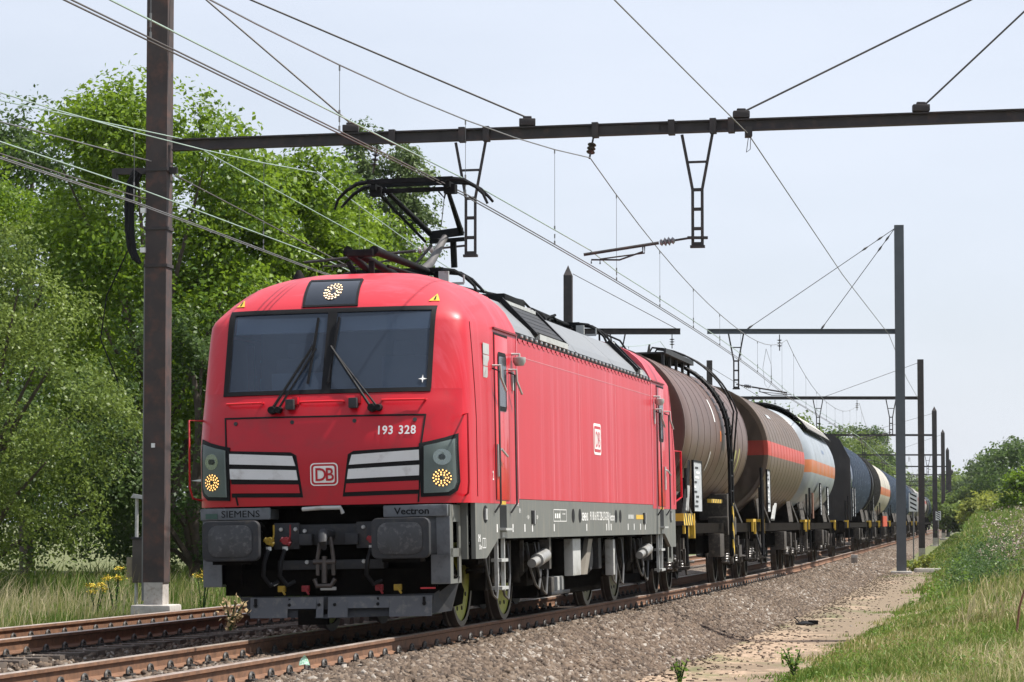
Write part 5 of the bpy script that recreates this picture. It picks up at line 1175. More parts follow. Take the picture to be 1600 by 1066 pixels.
# far masts
SUP=[(46.7,None),(95.4,'c'),(146.6,'p'),(209,'p'),(271,'p'),(332,'p'),(394,'p'),(456,'p'),(520,'p')]
rmast=[(1407,95.4,-.38,11.1,GALV,.30,False),(1439,146.6,-.6,9.8,MASTD,.30,False),(1460,209,-.42,9.4,MASTD,.33,True),(1473,271,-.3,9.6,MASTD,.34,True),(1480,332,-.3,9.5,MASTD,.36,True),(1483.5,394,-.3,9.5,MASTD,.36,True),(1487,456,-.3,9.3,MASTD,.38,True),(1490,520,-.3,9.2,MASTD,.4,True)]
names=['smooth grey galvanised mast, nearest on the right of the train','second mast from the front on the right, dark brown, just behind the grey one','third mast on the right, brown with a pointed top and white footing','fourth mast on the right, dark with a pointed top','fifth mast on the right, slim and dark','sixth mast on the right, partly overlapped by its neighbours','seventh mast on the right, far down the line','eighth mast on the right, farthest one in sight']
RM=[]
for (u,Y,zb,h,mat,wd,pt),nm in zip(rmast,names):
    x=(u-800)/FPX*Y; t=hmast('overhead_line_mast',nm,(x,Y),h,zb,mat,wd=wd,pointed=pt,rz=.10,white=mat is not GALV,conc=.55); RM.append(Vector((x,Y,zb+h)))
lmast=[(888,95.4,9.1,'left-hand mast rising behind the locomotive roof, with a pointed top'),(1109,146.6,9.15,'left-hand mast behind the brown tank wagons'),(1231,209,9.1,'left-hand mast in front of the far trees, above the ribbed tank'),(1303.5,271,9.2,'left-hand mast above the navy wagon'),(1352,332,9.1,'short-looking left-hand mast above the cream wagon'),(1384,394,9,'farthest left-hand mast beside the grey one')]
LM=[]
for i,(u,Y,zt_,nm) in enumerate(lmast):
    x=(u-800)/FPX*Y; hmast('overhead_line_mast',nm,(x,Y),zt_+.45,-.45,MASTD,wd=.27,pointed=(i==0),rz=.12); LM.append(Vector((x,Y,zt_)))
# cantilever / portal beams over the tracks
def stag(i): return .22 if i%2==0 else -.2
for i in range(1,len(SUP)):
    Y=SUP[i][0]; r_=RM[i-1]; nm=['grey beam of the second portal reaching left from the galvanised mast','dark beam of the third portal','beam of the fourth portal, in front of the trees','beam of the fifth portal','beam of the sixth portal','beam of the seventh portal, small in the distance','beam of the eighth portal, tiny in the distance','farthest portal beam'][i-1]
    z=at(1400,(518,622,680,711,729,742,752,759)[i-1],Y).z
    xl=(LM[i-1].x if i<=6 and i>1 else (at(1105,518,Y).x if i==1 else r_.x-10.5)); 
    A_=Vector((xl,Y,z)); B_=Vector((r_.x-.1,Y,z))
    g=thing('portal_beam',nm,'beam',A_,group='beams of the overhead line'); hh=.16 if i<3 else .14
    ibeam('beam',(0,0,0),B_-A_,hh,.14,GALV if i==1 else MASTD,g)
    if i==1:   # second piece from the left mast, over the other track
        A2=Vector((LM[0].x,Y,z)); B2=at(1063,518,Y); B2.y=Y
        g2=thing('portal_beam','short dark beam from the left mast over the far track','beam',A2,group='beams of the overhead line'); ibeam('beam',(0,0,0),(B2.x-A2.x,0,z-A2.z),.19,.14,MASTD,g2)
        q=Vector((at(965,520,Y).x,Y,z-.1)); vsupport(q,5.6,g2,off=A2)
        insulator(Vector((at(1050,518,Y).x,Y,z-.1))-A2,Vector((at(1050,518,Y).x,Y,z-.55))-A2,parent=g2,r=.09)
    for tr,(off) in enumerate((0,-4.08)):
        if i==1 and tr==1: continue
        ce=C(Y,off); ct=Vector((ce.x+(.5 if tr==0 else .1)*stag(i)*2*0+stag(i),Y,5.22))
        side=-1 if i%2 else 1
        if i==1: hx=at(1150,520,Y).x; tip=at(1230,614,Y)
        elif i==2: hx=at(1392,622,Y).x if tr==0 else at(1278,622,Y).x; tip=ct+Vector((0,0,.1))
        else: hx=ce.x+1.8*side; tip=ct+Vector((0,0,.1))
        q=Vector((hx,Y,z-.08)); vsupport(q,5.5,g,off=A_)
        if i<5:
            b0=Vector((hx,Y,5.62)); arm(g,b0,tip,A_,ct)
        mx=at(1218,525,Y).x if i==1 else ce.x+stag(i)*.5
        insulator(Vector((mx,Y,z-.1))-A_,Vector((mx,Y,z-.62))-A_,parent=g,r=.09)
    if i==1:
        for u0 in (1165,1282):
            p=at(u0,516,Y); p.y=Y; T=at(1398,357,Y); T.y=Y
            poly('stay_wire',[p,T],.012,WIRED,'thin stay of the grey mast, %s'%('the longer one reaching far out over the beam' if u0==1165 else 'the steeper one'),'stay wire','stays of the grey mast')
            for t in (.90,.80,.03): 
                c=p.lerp(T,t); d=(T-p).normalized()
                b=MB(); b.tube([c-d*.13,c,c+d*.13],[.012,.035,.012],8); b.build('turnbuckle',WIRED,g)
        # turnbuckles belong to the beam assembly: keep their place
        for ch in KIDS.get(g.name,[]):
            if ch.name.startswith('turnbuckle'): ch.location=-A_
        b=MB(); b.box(-.16,.16,-.18,.18,0,.3); 
    elif i<5:
        p=Vector((r_.x-.2-(4.7 if i==2 else 5.2),Y,z)); T=Vector((r_.x-.1,Y,r_.z-.15))
        poly('stay_wire',[p,T],.012,WIRED,'thin stay from the top of the %s mast on the right to its beam'%['','','second','third','fourth'][i],'stay wire','stays of the far masts')
# ---- running wires
def arcpts(o,z,Y0,Y1,n,sag=None): return [C(Y0+(Y1-Y0)*i/n,o,z) for i in range(n+1)]
SY=[-2]+[s[0] for s in SUP]
def offs(i,tr):  # lateral place of the contact wire at support i (world)
    base=0 if tr==0 else -4.08
    if i==1: return ((at(924,412,46.8)-C(46.8,0)).x)*1.0 if tr==0 else -4.08+.0
    return base+(stag(i-1))
def wires(tr):
    nm='near' if tr==0 else 'far'
    con=[];aux=[];mes=[];drops=[]
    for i in range(len(SY)-1):
        a,b_=SY[i],SY[i+1]; oa,ob=offs(i,tr),offs(i+1,tr)
        za=7.05 if i!=1 else (mw1.z if tr==0 else mw2.z); zb=7.05 if i+1!=1 else (mw1.z if tr==0 else mw2.z)
        n=16
        for k in range(n+(i==len(SY)-2)):
            t=k/n; Y=a+(b_-a)*t; o=oa+(ob-oa)*t; q=abs(2*t-1)**2.2
            if Y<8: continue
            up=.115*min(1,max(0,(46.7-Y)/9)); con.append(C(Y,o,5.23+up)); aux.append(C(Y,o,5.40+up+.08*q*(Y<47))); mes.append(C(Y,o,5.95*(1-q)+(za if t<.5 else zb)*q))
            if k%2==1 and Y<215: drops.append((mes[-1],aux[-1])); drops.append((C(Y,o,5.40+up),C(Y,o,5.24+up)))
    g='contact wires over the %s track'%('train' if tr==0 else 'left')
    tn="the train's track" if tr==0 else 'the left-hand track'
    for dx in (-.03,.03):
        poly('contact_wire',[p+Vector((dx,0,0)) for p in con],.008,WIRED if tr==0 else WIREG,'%s contact wire of the pair over %s'%('left' if dx<0 else 'right',tn),'contact wire',g)
    poly('auxiliary_wire',aux,.009,COPPER,'greenish auxiliary wire just above the contact wires of %s'%tn,'wire')
    m=poly('messenger_wire',mes,.009,COPPER if tr==1 else WIREG,'sagging messenger wire over %s'%tn,'wire')
    for (p,q) in drops:
        b=MB(); b.tube([p,q],.0045,4); b.tube([q,q+Vector((0,0,.06))],.012,5); b.tube([p-Vector((0,0,.06)),p],.010,5); b.build('dropper',WIREG,m)
wires(0); wires(1)
# feeder and earth wires
e2=at(1389,523,95.2); e0=at(960,0,33.6); d=(e0-ew1); e3=at(1434,622,146.4)
poly('earth_wire',[e0+d*.9,e0,ew1,ew1.lerp(e2,.5)-Vector((0,0,.15)),e2,e2.lerp(e3,.5)-Vector((0,0,.2)),e3],.010,WIREG,'earth wire clamped under the near portal beam and running to the right-hand masts','wire')
p1=at(285,217,47.8); p0=at(0,157,41.5); dd=p0-p1; l1=LM[0]-Vector((0,0,1.6))
poly('feeder_wire',[p0+dd*.8,p0,p1,p1.lerp(l1,.5)-Vector((0,0,.4)),l1],.010,COPPER,'feeder wire ending at the clamp beside the left mast','wire')
p1=at(236,252,47.7); p0=at(0,190,40); dd=p0-p1
poly('feeder_wire',[p0+dd*.8,p0,p1],.011,WIREG,'wire tied to the short bracket of the left mast','wire')
p1=at(272,273,47.9); l1=LM[0]-Vector((0,0,2.4)); poly('feeder_wire',[p1,p1.lerp(l1,.5)-Vector((0,0,.5)),l1],.012,WIRED,'dark wire leaving the left mast at its clamp towards the far masts','wire')
p1=at(232,312,47.9); p0=at(0,240,38); dd=p0-p1
poly('feeder_wire',[p0+dd*.5,p0,p0.lerp(p1,.5)-Vector((0,0,.02)),p1],.010,WIRED,'dark wire running to the cable coil on the left mast','wire')
p0=at(895,425,95.2); p1=at(1040,497,140); p2=at(1112,530,170)
poly('stay_wire',[at(895,428,95.3),at(1063,517,95.4)],.012,WIRED,'stay from the pointed left mast down to its beam','stay wire')
poly('stay_wire',[LM[1]-Vector((0,0,.3)),Vector((at(1190,622,146.6).x,146.6,at(1190,622,146.6).z))],.012,WIRED,'stay of the left mast behind the brown wagons','stay wire')
p=at(1195,545,95.4); pts=[at(u,v,96) for u,v in ((1197,545),(1192,575),(1195,600),(1200,608),(1206,598),(1205,570),(1197,545))]
poly('jumper_cable',pts,.006,WIREG,'thin cable loop hanging beside the second portal','cable')
# ================================================================= TREES AND PLANTS
def leafquads(P,N,size,tint,droop=0.):
    """rhombic leaves at P with normals N"""
    n=len(P); a=RNG.normal(size=(n,3)); a[:,2]-=droop; a-=N*np.sum(a*N,1)[:,None]; a/=np.linalg.norm(a,axis=1)[:,None]+1e-9; b_=np.cross(N,a)
    s=size*RNG.uniform(.6,1.25,n)[:,None]; w_=s*.62
    V=np.stack([P-a*s*.5,P+b_*w_*.5+N*s*.08,P+a*s*.5-N*s*.06,P-b_*w_*.5+N*s*.08],1).reshape(-1,3)
    Fq=np.arange(4*n).reshape(n,4); return V,Fq,np.repeat(tint,4)
def crown(cx_,cy_,z0,z1,rx,ry,nc,nl,size,rc,shape='round',droop=0.,seed=1,cull=-.16):
    rs=np.random.default_rng(seed); h=(z1-z0)/2; zc=(z1+z0)/2
    d=rs.normal(size=(nc,3)); d/=np.linalg.norm(d,axis=1)[:,None]; rad=rs.uniform(.70,1.0,nc)**.6
    c=d*rad[:,None]
    if shape=='tall': c[:,0]*=np.sqrt(np.clip(1-c[:,2]**2*.3,0,1))
    c=np.stack([cx_+c[:,0]*(rx-rc*.6),cy_+c[:,1]*(ry-rc*.6),zc+c[:,2]*(h-rc*.6)],-1)
    # irregular outline
    rcs=rc*rs.uniform(.55,1.35,nc); per=np.maximum(1,(nl*rcs**2/np.sum(rcs**2))).astype(int)
    idx=np.repeat(np.arange(nc),per); n=len(idx)
    q=rs.normal(size=(n,3)); q/=np.linalg.norm(q,axis=1)[:,None]; rr=rs.uniform(.35,1.0,n)**.5
    q[:,2]=np.where(q[:,2]<0,q[:,2]*.55,q[:,2]*.8)
    P=c[idx]+q*(rr*rcs[idx])[:,None]; P[:,2]-=droop*rr**2*rcs[idx]*.6
    P+=rs.normal(size=(n,3))*size*.7
    N=q*.55+rs.normal(size=(n,3))*.55+np.array([0,0,.55]); N/=np.linalg.norm(N,axis=1)[:,None]
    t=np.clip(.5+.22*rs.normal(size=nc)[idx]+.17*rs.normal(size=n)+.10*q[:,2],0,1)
    if cull>-9:
        ph=rs.uniform(0,6.28,9); k=1.0/rc; nv=sum(np.sin(P[:,a]*k*f+P[:,(a+1)%3]*k*g+ph[i]) for i,(a,f,g) in enumerate(((0,2.1,.7),(1,1.9,-.9),(2,2.3,.8),(0,-1.2,2.6),(1,3.1,1.4),(2,3.3,-1.7),(0,4.2,2.9),(2,4.6,3.3),(1,4.4,-3.1))))/3.
        kp=nv>cull+rs.normal(size=n)*.12; P,N,t=P[kp],N[kp],t[kp]
    P[:,2]=np.maximum(P[:,2],-.3)
    return P,N,t,c,rcs
def tree(name,label,cat,x,y,zb,z1,rx,ry,nc,nl,size,rc,mat,z0=None,shape='round',droop=0.,seed=1,group=None,trunk=.22,limbs=9,bark=None,lean=0):
    bark=bark or BARK; z0=z0 if z0 is not None else zb+.5
    t=thing(name,label,cat,(x,y,zb),0,group)
    P,N,ti,c,rcs=crown(0,0,z0-zb,z1-zb,rx,ry,nc,nl,size,rc,shape,droop,seed)
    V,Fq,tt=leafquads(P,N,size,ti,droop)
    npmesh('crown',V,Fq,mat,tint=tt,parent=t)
    b=MB(); H=z1-zb; random.seed(seed); top=Vector((lean,0,H*.80))
    tp=[Vector((lean*k*k/36+.12*random.uniform(-1,1)*(k>0),.12*random.uniform(-1,1)*(k>0),-.3+H*.82*k/6)) for k in range(7)]
    b.tube(tp,[trunk*(1-.13*k) for k in range(7)],8); b.build('trunk',bark,t,smooth=60)
    b=MB(); ids=random.sample(range(nc),min(limbs,nc))
    for i in ids:
        e=Vector(c[i]); k=min(5,max(1,int((e.z*.55)/(H*.82)*6))); s=tp[k]
        m=s.lerp(e,.5)+Vector((0,0,.2)); b.tube([s,m,e],[trunk*.38,trunk*.24,trunk*.08],5)
    if limbs: b.build('limbs',bark,t,smooth=60)
    return t
BARK=mk('tree_bark',(.09,.07,.055),.9,var=.3,scale=8,bmp=.4)
LF_BRIGHT=leafmat('bright_plane_leaves',(.030,.078,.006),(.185,.275,.020),.34,.42)
LF_LIME=leafmat('lime_tree_leaves',(.034,.070,.010),(.165,.220,.042),.28,.45)
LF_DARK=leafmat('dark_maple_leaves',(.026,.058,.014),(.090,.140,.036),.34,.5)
LF_POP=leafmat('grey_green_poplar_leaves',(.045,.085,.026),(.135,.185,.060),.28,.5)
LF_FAR=leafmat('far_wood_leaves',(.050,.095,.022),(.150,.200,.045),.36,.6)
LF_FARD=leafmat('far_dark_leaves',(.032,.062,.022),(.085,.120,.040),.3,.6)
LF_YEL=leafmat('yellow_green_bush_leaves',(.115,.155,.024),(.250,.270,.050),.35,.55)
gl='trees in the wood left of the line'
tree('lime_tree','drooping olive-green tree nearest the camera at the left edge','tree',-10.4,58,-.4,7.75,3.0,2.6,46,90000,.085,1.15,LF_LIME,z0=-.2,droop=.9,seed=3,group=gl)
tree('lime_tree','lower drooping olive-green tree in front of the wood, at the left picture edge','tree',-12.6,56,-.4,6.2,2.4,2.2,30,34000,.085,.95,LF_LIME,z0=-.2,droop=.9,seed=4,group=gl)
tree('plane_tree','tall bright green tree directly behind the big mast','tree',-8.1,68,-.4,12.0,3.4,3.0,95,92000,.14,1.15,LF_BRIGHT,z0=2.2,seed=5,group=gl,limbs=16)
tree('plane_tree','bright green tree filling the gap between mast and pantograph','tree',-5.7,71,-.4,10.7,2.7,3.0,80,80000,.14,1.1,LF_BRIGHT,z0=.8,seed=6,group=gl,limbs=14)
tree('plane_tree','bright green tree behind the raised pantograph','tree',-3.4,79,-.4,8.9,2.0,2.6,45,42000,.13,.95,LF_BRIGHT,z0=.6,seed=7,group=gl)
tree('plane_tree','bright green tree sloping down to the right behind the pantograph','tree',-4.3,75,-.4,10.2,2.1,2.6,55,50000,.135,1.0,LF_BRIGHT,z0=1.5,seed=11,group=gl,limbs=8)
tree('plane_tree','bright green tree at the left, between the dark crown and the drooping tree','tree',-12.4,71,-.4,9.9,3.4,3.0,80,62000,.115,1.15,LF_BRIGHT,z0=.8,seed=8,group=gl,limbs=12)
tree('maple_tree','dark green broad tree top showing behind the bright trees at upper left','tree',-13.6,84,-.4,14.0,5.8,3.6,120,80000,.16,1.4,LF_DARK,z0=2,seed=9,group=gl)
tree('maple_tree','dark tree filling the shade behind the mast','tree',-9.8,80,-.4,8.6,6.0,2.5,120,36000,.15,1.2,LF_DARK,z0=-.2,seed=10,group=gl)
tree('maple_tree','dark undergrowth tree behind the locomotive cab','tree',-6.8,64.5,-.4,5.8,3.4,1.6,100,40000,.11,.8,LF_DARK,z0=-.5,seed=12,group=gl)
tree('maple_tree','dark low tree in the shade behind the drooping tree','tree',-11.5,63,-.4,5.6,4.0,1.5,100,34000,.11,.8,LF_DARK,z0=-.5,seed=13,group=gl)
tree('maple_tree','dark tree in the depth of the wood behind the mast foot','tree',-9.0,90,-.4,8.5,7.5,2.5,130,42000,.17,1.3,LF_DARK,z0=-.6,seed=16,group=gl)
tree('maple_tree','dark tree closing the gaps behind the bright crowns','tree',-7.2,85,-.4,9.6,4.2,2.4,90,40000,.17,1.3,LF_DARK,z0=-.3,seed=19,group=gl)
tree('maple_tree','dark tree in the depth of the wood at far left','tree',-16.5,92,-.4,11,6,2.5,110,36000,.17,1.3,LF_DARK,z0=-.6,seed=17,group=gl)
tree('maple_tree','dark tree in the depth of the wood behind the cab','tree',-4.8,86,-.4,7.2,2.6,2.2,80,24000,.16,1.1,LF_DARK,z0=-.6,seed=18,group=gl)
tree('poplar_tree','slim poplar with its tip above the beam, left of its twin','poplar',-5.65,112,-.4,16.9,1.0,1.0,60,26000,.17,.62,LF_POP,z0=4,shape='tall',seed=14,group='poplars behind the wood')
tree('poplar_tree','poplar standing to the right of the pantograph head','poplar',-4.05,112,-.4,16.3,1.4,1.3,80,36000,.17,.7,LF_POP,z0=4,shape='tall',seed=15,group='poplars behind the wood')
# trees behind the train (mostly hidden) and the far wood
for i,(Y,o,h) in enumerate(((92,-14,7.4),(104,-15,7.2),(118,-15,7.5),(134,-16,7.5),(152,-16,7.8),(172,-17,8),(194,-17,8.2),(218,-17,8.6))):
    p=C(Y,o); tree('hedge_tree','low green tree beside the left track, hidden behind the train','tree',p.x,p.y,-.4,h,3.6,3.4,40,3500,.34,1.3,LF_FAR,seed=30+i,group='low trees hidden behind the train',limbs=4)
fw_=[(1188,620,262,2.6),(1222,634,282,3.6),(1246,640,300,4.4),(1276,652,330,4.2),(1300,664,352,4.4),(1328,662,385,5.2),(1350,656,430,5.0),(1368,672,470,4.6),(1340,700,300,4.0),(1290,700,280,4.0),(1240,690,255,3.4),(1376,720,520,4.5)]
lb=['thin-topped tree at the left end of the far wood','second tree from the left end of the far wood','round green tree of the far wood above the ribbed tank','olive tree of the far wood above the grey gas tank','pale olive tree in the middle of the far wood','tall tree of the far wood, left of the last crown','tall round-topped tree of the far wood','right-hand end tree of the far wood, by the grey mast','lower tree of the far wood above the navy wagon','lower tree of the far wood beneath the olive one','lower tree at the left of the far wood','low tree below the right end of the far wood']
for i,((u,v,Y,r),l) in enumerate(zip(fw_,lb)):
    p=at(u,v,Y); tree('broadleaf_tree',l,'tree',p.x,Y,-.4,p.z,r,r,60,9500,.30+Y*.0003,1.1,LF_FAR if i%3 else LF_DARK,z0=.5,seed=50+i,group='far wood left of the line',limbs=4)
bk=[(1398,742,640,8),(1412,752,700,8),(1424,738,760,8),(1440,746,700,9),(1452,738,800,9),(1468,742,760,9),(1484,748,700,8),(1500,742,640,9),(1522,730,560,9),(1543,735,600,6),(1536,706,820,6)]
for i,(u,v,Y,r) in enumerate(bk):
    p=at(u,v,Y); conif=i in (1,3,10)
    tree('conifer' if conif else 'broadleaf_tree',('dark conifer on the horizon, ' if conif else 'hazy distant tree on the horizon, ')+['left of the second mast','just right of the grey mast','behind the second mast','between the second and third masts','behind the third mast','between the third and fourth masts','behind the farthest masts','just right of the farthest masts','round-crowned, right of the masts','near the tall wood on the right','dark and pointed between the two woods'][i],'tree',p.x,Y,-1,p.z,r*(.6 if conif else 1),r,50,5200,.75,2.0 if not conif else 1.4,LF_FARD if i%2 else LF_FAR,z0=0,seed=70+i,group='trees on the horizon',limbs=0)
blades(40000,(150,420),(3.6,14),(.3,.8),.05,.5,'grass',GM,'far grass along the line towards the horizon',.42,.2,None,1.3) if False else None
rt=[(1566,700,330,5.2,LF_FARD,'big dark tree at the right, its crown stepping up'),(1590,682,300,5.4,LF_FARD,'tallest dark tree at the right picture edge'),(1612,690,240,5,LF_DARK,'green tree cut by the right picture edge'),(1598,735,190,1.6,LF_BRIGHT,'brighter green branch tree at the right edge'),
 (1508,742,420,5,LF_FAR,'mid-green tree right of the masts'),(1516,760,300,2.6,LF_FAR,'light green bush right of the farthest masts'),(1490,775,330,3.2,LF_FAR,'light green bush behind the farthest masts'),(1545,771,230,2.0,LF_YEL,'yellowish round bush under the dark trees'),(1570,775,220,1.9,LF_YEL,'yellow-green bush at the right, below the dark trees'),(1532,785,250,2.0,LF_YEL,'low yellow-green bush on the crest of the bank'),(1505,790,260,2.2,LF_FAR,'low green bush where the bank meets the masts'),(1592,765,230,2.6,LF_FARD,'dark bush at the right edge'),(1535,745,400,4,LF_FARD,'dark tree behind the yellow bushes')]
for i,(u,v,Y,r,m_,l) in enumerate(rt):
    p=at(u,v,Y); tree('bush' if r<3.3 else 'broadleaf_tree',l,'bush' if r<3.3 else 'tree',p.x,Y,.4,p.z,r,r,60,9000,.17+Y*.0007,max(.5,r*.24),m_,z0=.5 if r<3.3 else 1.0,seed=90+i,group='trees and bushes right of the line',limbs=3)
# ---- grass
def blades(n,Yr,orr,hr,wd,lean,name,mat,label,tmean,tsp,mask=None,power=1.3,cat='grass'):
    u=RNG.uniform(0,1,n); a,b_=Yr; k=1-power; Y=(a**k+(b_**k-a**k)*u)**(1/k); o=RNG.uniform(orr[0],orr[1],n)
    h=hdv(Y); q=np.sqrt(1+h*h); X=cxv(Y)+o/q; YY=Y-o*h/q; uu=800+FPX*X/YY; keep=(uu>-450)&(uu<2150)
    if mask is not None: keep&=mask(o,Y)
    X,YY,o,Y=X[keep],YY[keep],o[keep],Y[keep]; n=len(X); Z=zground(o,Y)-.03
    patchn=vnoise(X,YY,31,4,.9); hh=RNG.uniform(hr[0],hr[1],n)*(1+.55*patchn)*np.interp(o,[-20,-7.2,-6.4,4.0,6.3,8],[1,1,.45,.30,.75,1.15]); hh=np.clip(hh,.04,9)
    az=RNG.uniform(0,2*np.pi,n); L=RNG.uniform(.1,1,n)*lean; dx=np.cos(az)*L*hh+.12*hh; dy=np.sin(az)*L*hh
    wa=RNG.uniform(0,2*np.pi,n); w_=wd*(.6+.8*RNG.uniform(size=n))*(1+YY/90)
    wx,wy=np.cos(wa)*w_/2,np.sin(wa)*w_/2*.4; wx=np.where(np.abs(wx)<w_*.2,w_*.3,wx)
    P0=np.stack([X-wx,YY-wy,Z],-1);P1=np.stack([X+wx,YY+wy,Z],-1)
    M0=np.stack([X-wx*.75+dx*.35,YY-wy+dy*.35,Z+hh*.62],-1);M1=np.stack([X+wx*.75+dx*.35,YY+wy+dy*.35,Z+hh*.62],-1)
    T=np.stack([X+dx,YY+dy,Z+hh*(1-.25*L)],-1)
    V=np.stack([P0,P1,M1,M0,T],1).reshape(-1,3); i=5*np.arange(n)
    Fq=np.stack([np.stack([i,i+1,i+2],-1),np.stack([i,i+2,i+3],-1),np.stack([i+3,i+2,i+4],-1)],1).reshape(-1,3)
    t=np.clip(tmean+tsp*RNG.normal(size=n)+.28*vnoise(X,YY,37,3,.6),0,1)
    ob=npmesh(name,V,Fq,mat,tint=np.repeat(t,5)); prop(ob,label,cat,kind='stuff'); return ob
def grassmat(name,stops):
    m=leafmat(name,(0,0,0),(0,0,0),.3,.6); nt=m.node_tree; bs=nt.nodes['Principled BSDF']
    at_=[x for x in nt.nodes if x.type=='ATTRIBUTE'][0]; r=node(nt,'ShaderNodeValToRGB'); cr=r.color_ramp
    while len(cr.elements)<len(stops): cr.elements.new(.5)
    for e,(p,c) in zip(cr.elements,stops): e.position=p; e.color=(*c,1)
    nt.links.new(at_.outputs['Fac'],r.inputs[0]); nt.links.new(r.outputs[0],bs.inputs['Base Color'])
    tr=[x for x in nt.nodes if x.type=='BSDF_TRANSLUCENT'][0]; nt.links.new(r.outputs[0],tr.inputs[0]); return m
GM=grassmat('meadow_grass',[(0,(.070,.140,.018)),(.4,(.135,.215,.034)),(.62,(.25,.27,.075)),(.82,(.42,.37,.17)),(1,(.58,.50,.31))])
def m_bank(o,Y): return (RNG.uniform(size=o.shape)<smooth01((o-(4.15+.75*vnoise(Y*0,Y,41,4,.5)+.5*vnoise(o,Y,43,4,1.2)))/1.3))
blades(190000,(24,60),(3.8,11.5),(.07,.36),.010,.75,'grass',GM,'green and straw-coloured grass on the bank at lower right',.52,.22,m_bank,1.8)
blades(60000,(60,160),(4.0,11.5),(.15,.55),.016,.5,'grass',GM,'grass on the bank farther back, towards the distant masts',.45,.20,m_bank,1.6)
blades(11000,(26,46),(6.4,10.5),(.25,.60),.006,.8,'dry_grass',GM,'tall straw-coloured dry grass in the bottom right corner',.86,.10,lambda o,Y:vnoise(o,Y,33,3,.6)+.5*(o-7.2)+.3*(36-Y)/6>.1,1.6)
blades(5000,(44,120),(6.0,11),(.3,.75),.009,.6,'dry_grass',GM,'dry grass stems over the bank on the right',.85,.1,None,1.6)
def m_tuft(o,Y): v=vnoise(o*1.6,Y*.5,51,4,.6); return v+.40*(o-3.9)>.16
blades(90000,(24,95),(2.7,4.9),(.04,.18),.010,.6,'low_grass',GM,'low green grass growing in patches on the dirt path',.22,.15,m_tuft,1.6)
blades(14000,(86,135),(2.9,4.9),(.08,.2),.018,.6,'low_grass',GM,'low bright grass around the foot of the grey mast',.22,.13,None,1.2)
blades(80000,(38,62),(-12.5,-6.0),(.10,.34),.011,.5,'grass',GM,'grass strip between the left-hand track and the trees',.38,.18,None,1.2)
blades(2600,(40,62),(-12.5,-6.7),(.4,.85),.006,.55,'dry_grass',GM,'tall bleached grass stems in front of the trees on the left',.92,.07,None,1.2)
blades(26000,(55,90),(-15,-6.3),(.3,.7),.016,.5,'grass',GM,'grass at the edge of the wood, behind the left mast',.35,.15,None,1.2)
blades(30000,(135,420),(3.4,15),(.25,.6),.022,.5,'grass',GM,'far grass along the line towards the distant trees',.42,.18,None,1.5)
# ---- leafy weeds and thistles on the bank
WL=leafmat('weed_leaves',(.055,.125,.018),(.150,.230,.040),.35,.5); WLD=leafmat('dark_weed_leaves',(.03,.07,.02),(.07,.12,.035),.3,.5)
def weeds(name,label,spots,mat,hgt,size,per,cat='weeds',kind='stuff'):
    Vs=[];Ts=[];n0=0
    P=[];N=[];T=[]
    for (Y,o,s) in spots:
        p=C(Y,o); z=float(zground(np.array([o]),np.array([Y]))[0]); n=int(per*s)
        q=RNG.normal(size=(n,3))*np.array([.22,.22,.30])*hgt*s; q[:,2]=np.abs(q[:,2])*1.2
        P.append(np.array([p.x,p.y,z])+q); T.append(np.clip(.5+.25*RNG.normal(size=n),0,1))
        nn=RNG.normal(size=(n,3))*.6+np.array([0,0,.8]); N.append(nn/np.linalg.norm(nn,axis=1)[:,None])
    P=np.concatenate(P);N=np.concatenate(N);T=np.concatenate(T)
    V,Fq,tt=leafquads(P,N,size,T); ob=npmesh(name,V,Fq,mat,tint=tt); prop(ob,label,cat,kind=kind); return ob
def spots(n,Yr,orr,smin=.6,smax=1.4,power=1.4):
    out=[]
    for i in range(n):
        u=RNG.uniform(); a,b_=Yr; k=1-power; out.append(((a**k+(b_**k-a**k)*u)**(1/k),RNG.uniform(*orr),RNG.uniform(smin,smax)))
    return out
weeds('leafy_weeds','green leafy weeds scattered over the lower bank at right',spots(420,(26,60),(4.7,10)),WL,.28,.035,60)
weeds('leafy_weeds','green leafy weeds over the far bank below the bushes',spots(380,(60,190),(4.8,12),.8,1.6),WL,.5,.07,50)
weeds('thick_weeds','darker clump of tall weeds where the bank begins, beside the path',spots(46,(62,88),(5.2,6.8),.8,1.5),WLD,.75,.06,260)
# thistle flowers
PINK=tintmat('thistle_down',[(0,(.30,.20,.17)),(.5,(.50,.40,.34)),(1,(.72,.66,.58))],.9)
def tufts(name,label,Yr,orr,n,size,hr,mask=None):
    Y=RNG.uniform(Yr[0],Yr[1],n); o=RNG.uniform(orr[0],orr[1],n)
    v=vnoise(o*.9,Y*.16,61,3,.7); k=v>.15; Y,o=Y[k],o[k]; h=hdv(Y); q=np.sqrt(1+h*h); X=cxv(Y)+o/q; YY=Y-o*h/q; n=len(Y)
    Z=zground(o,Y)+RNG.uniform(hr[0],hr[1],n); P=np.stack([X,YY,Z],-1); P=np.repeat(P,6,0)+RNG.normal(size=(n*6,3))*size*.35
    N=RNG.normal(size=(n*6,3)); N/=np.linalg.norm(N,axis=1)[:,None]
    V,Fq,tt=leafquads(P,N,size,RNG.uniform(0,1,n*6)); ob=npmesh(name,V,Fq,PINK,tint=tt); prop(ob,label,'flowers',kind='stuff')
tufts('thistle_flowers','pinkish white thistle flowers on the crest of the bank',(70,185),(6.0,9.5),1500,.065,(.35,.75))
tufts('thistle_flowers','thistle flowers in the weeds near the start of the bank',(50,80),(5.4,8.5),600,.045,(.35,.65))
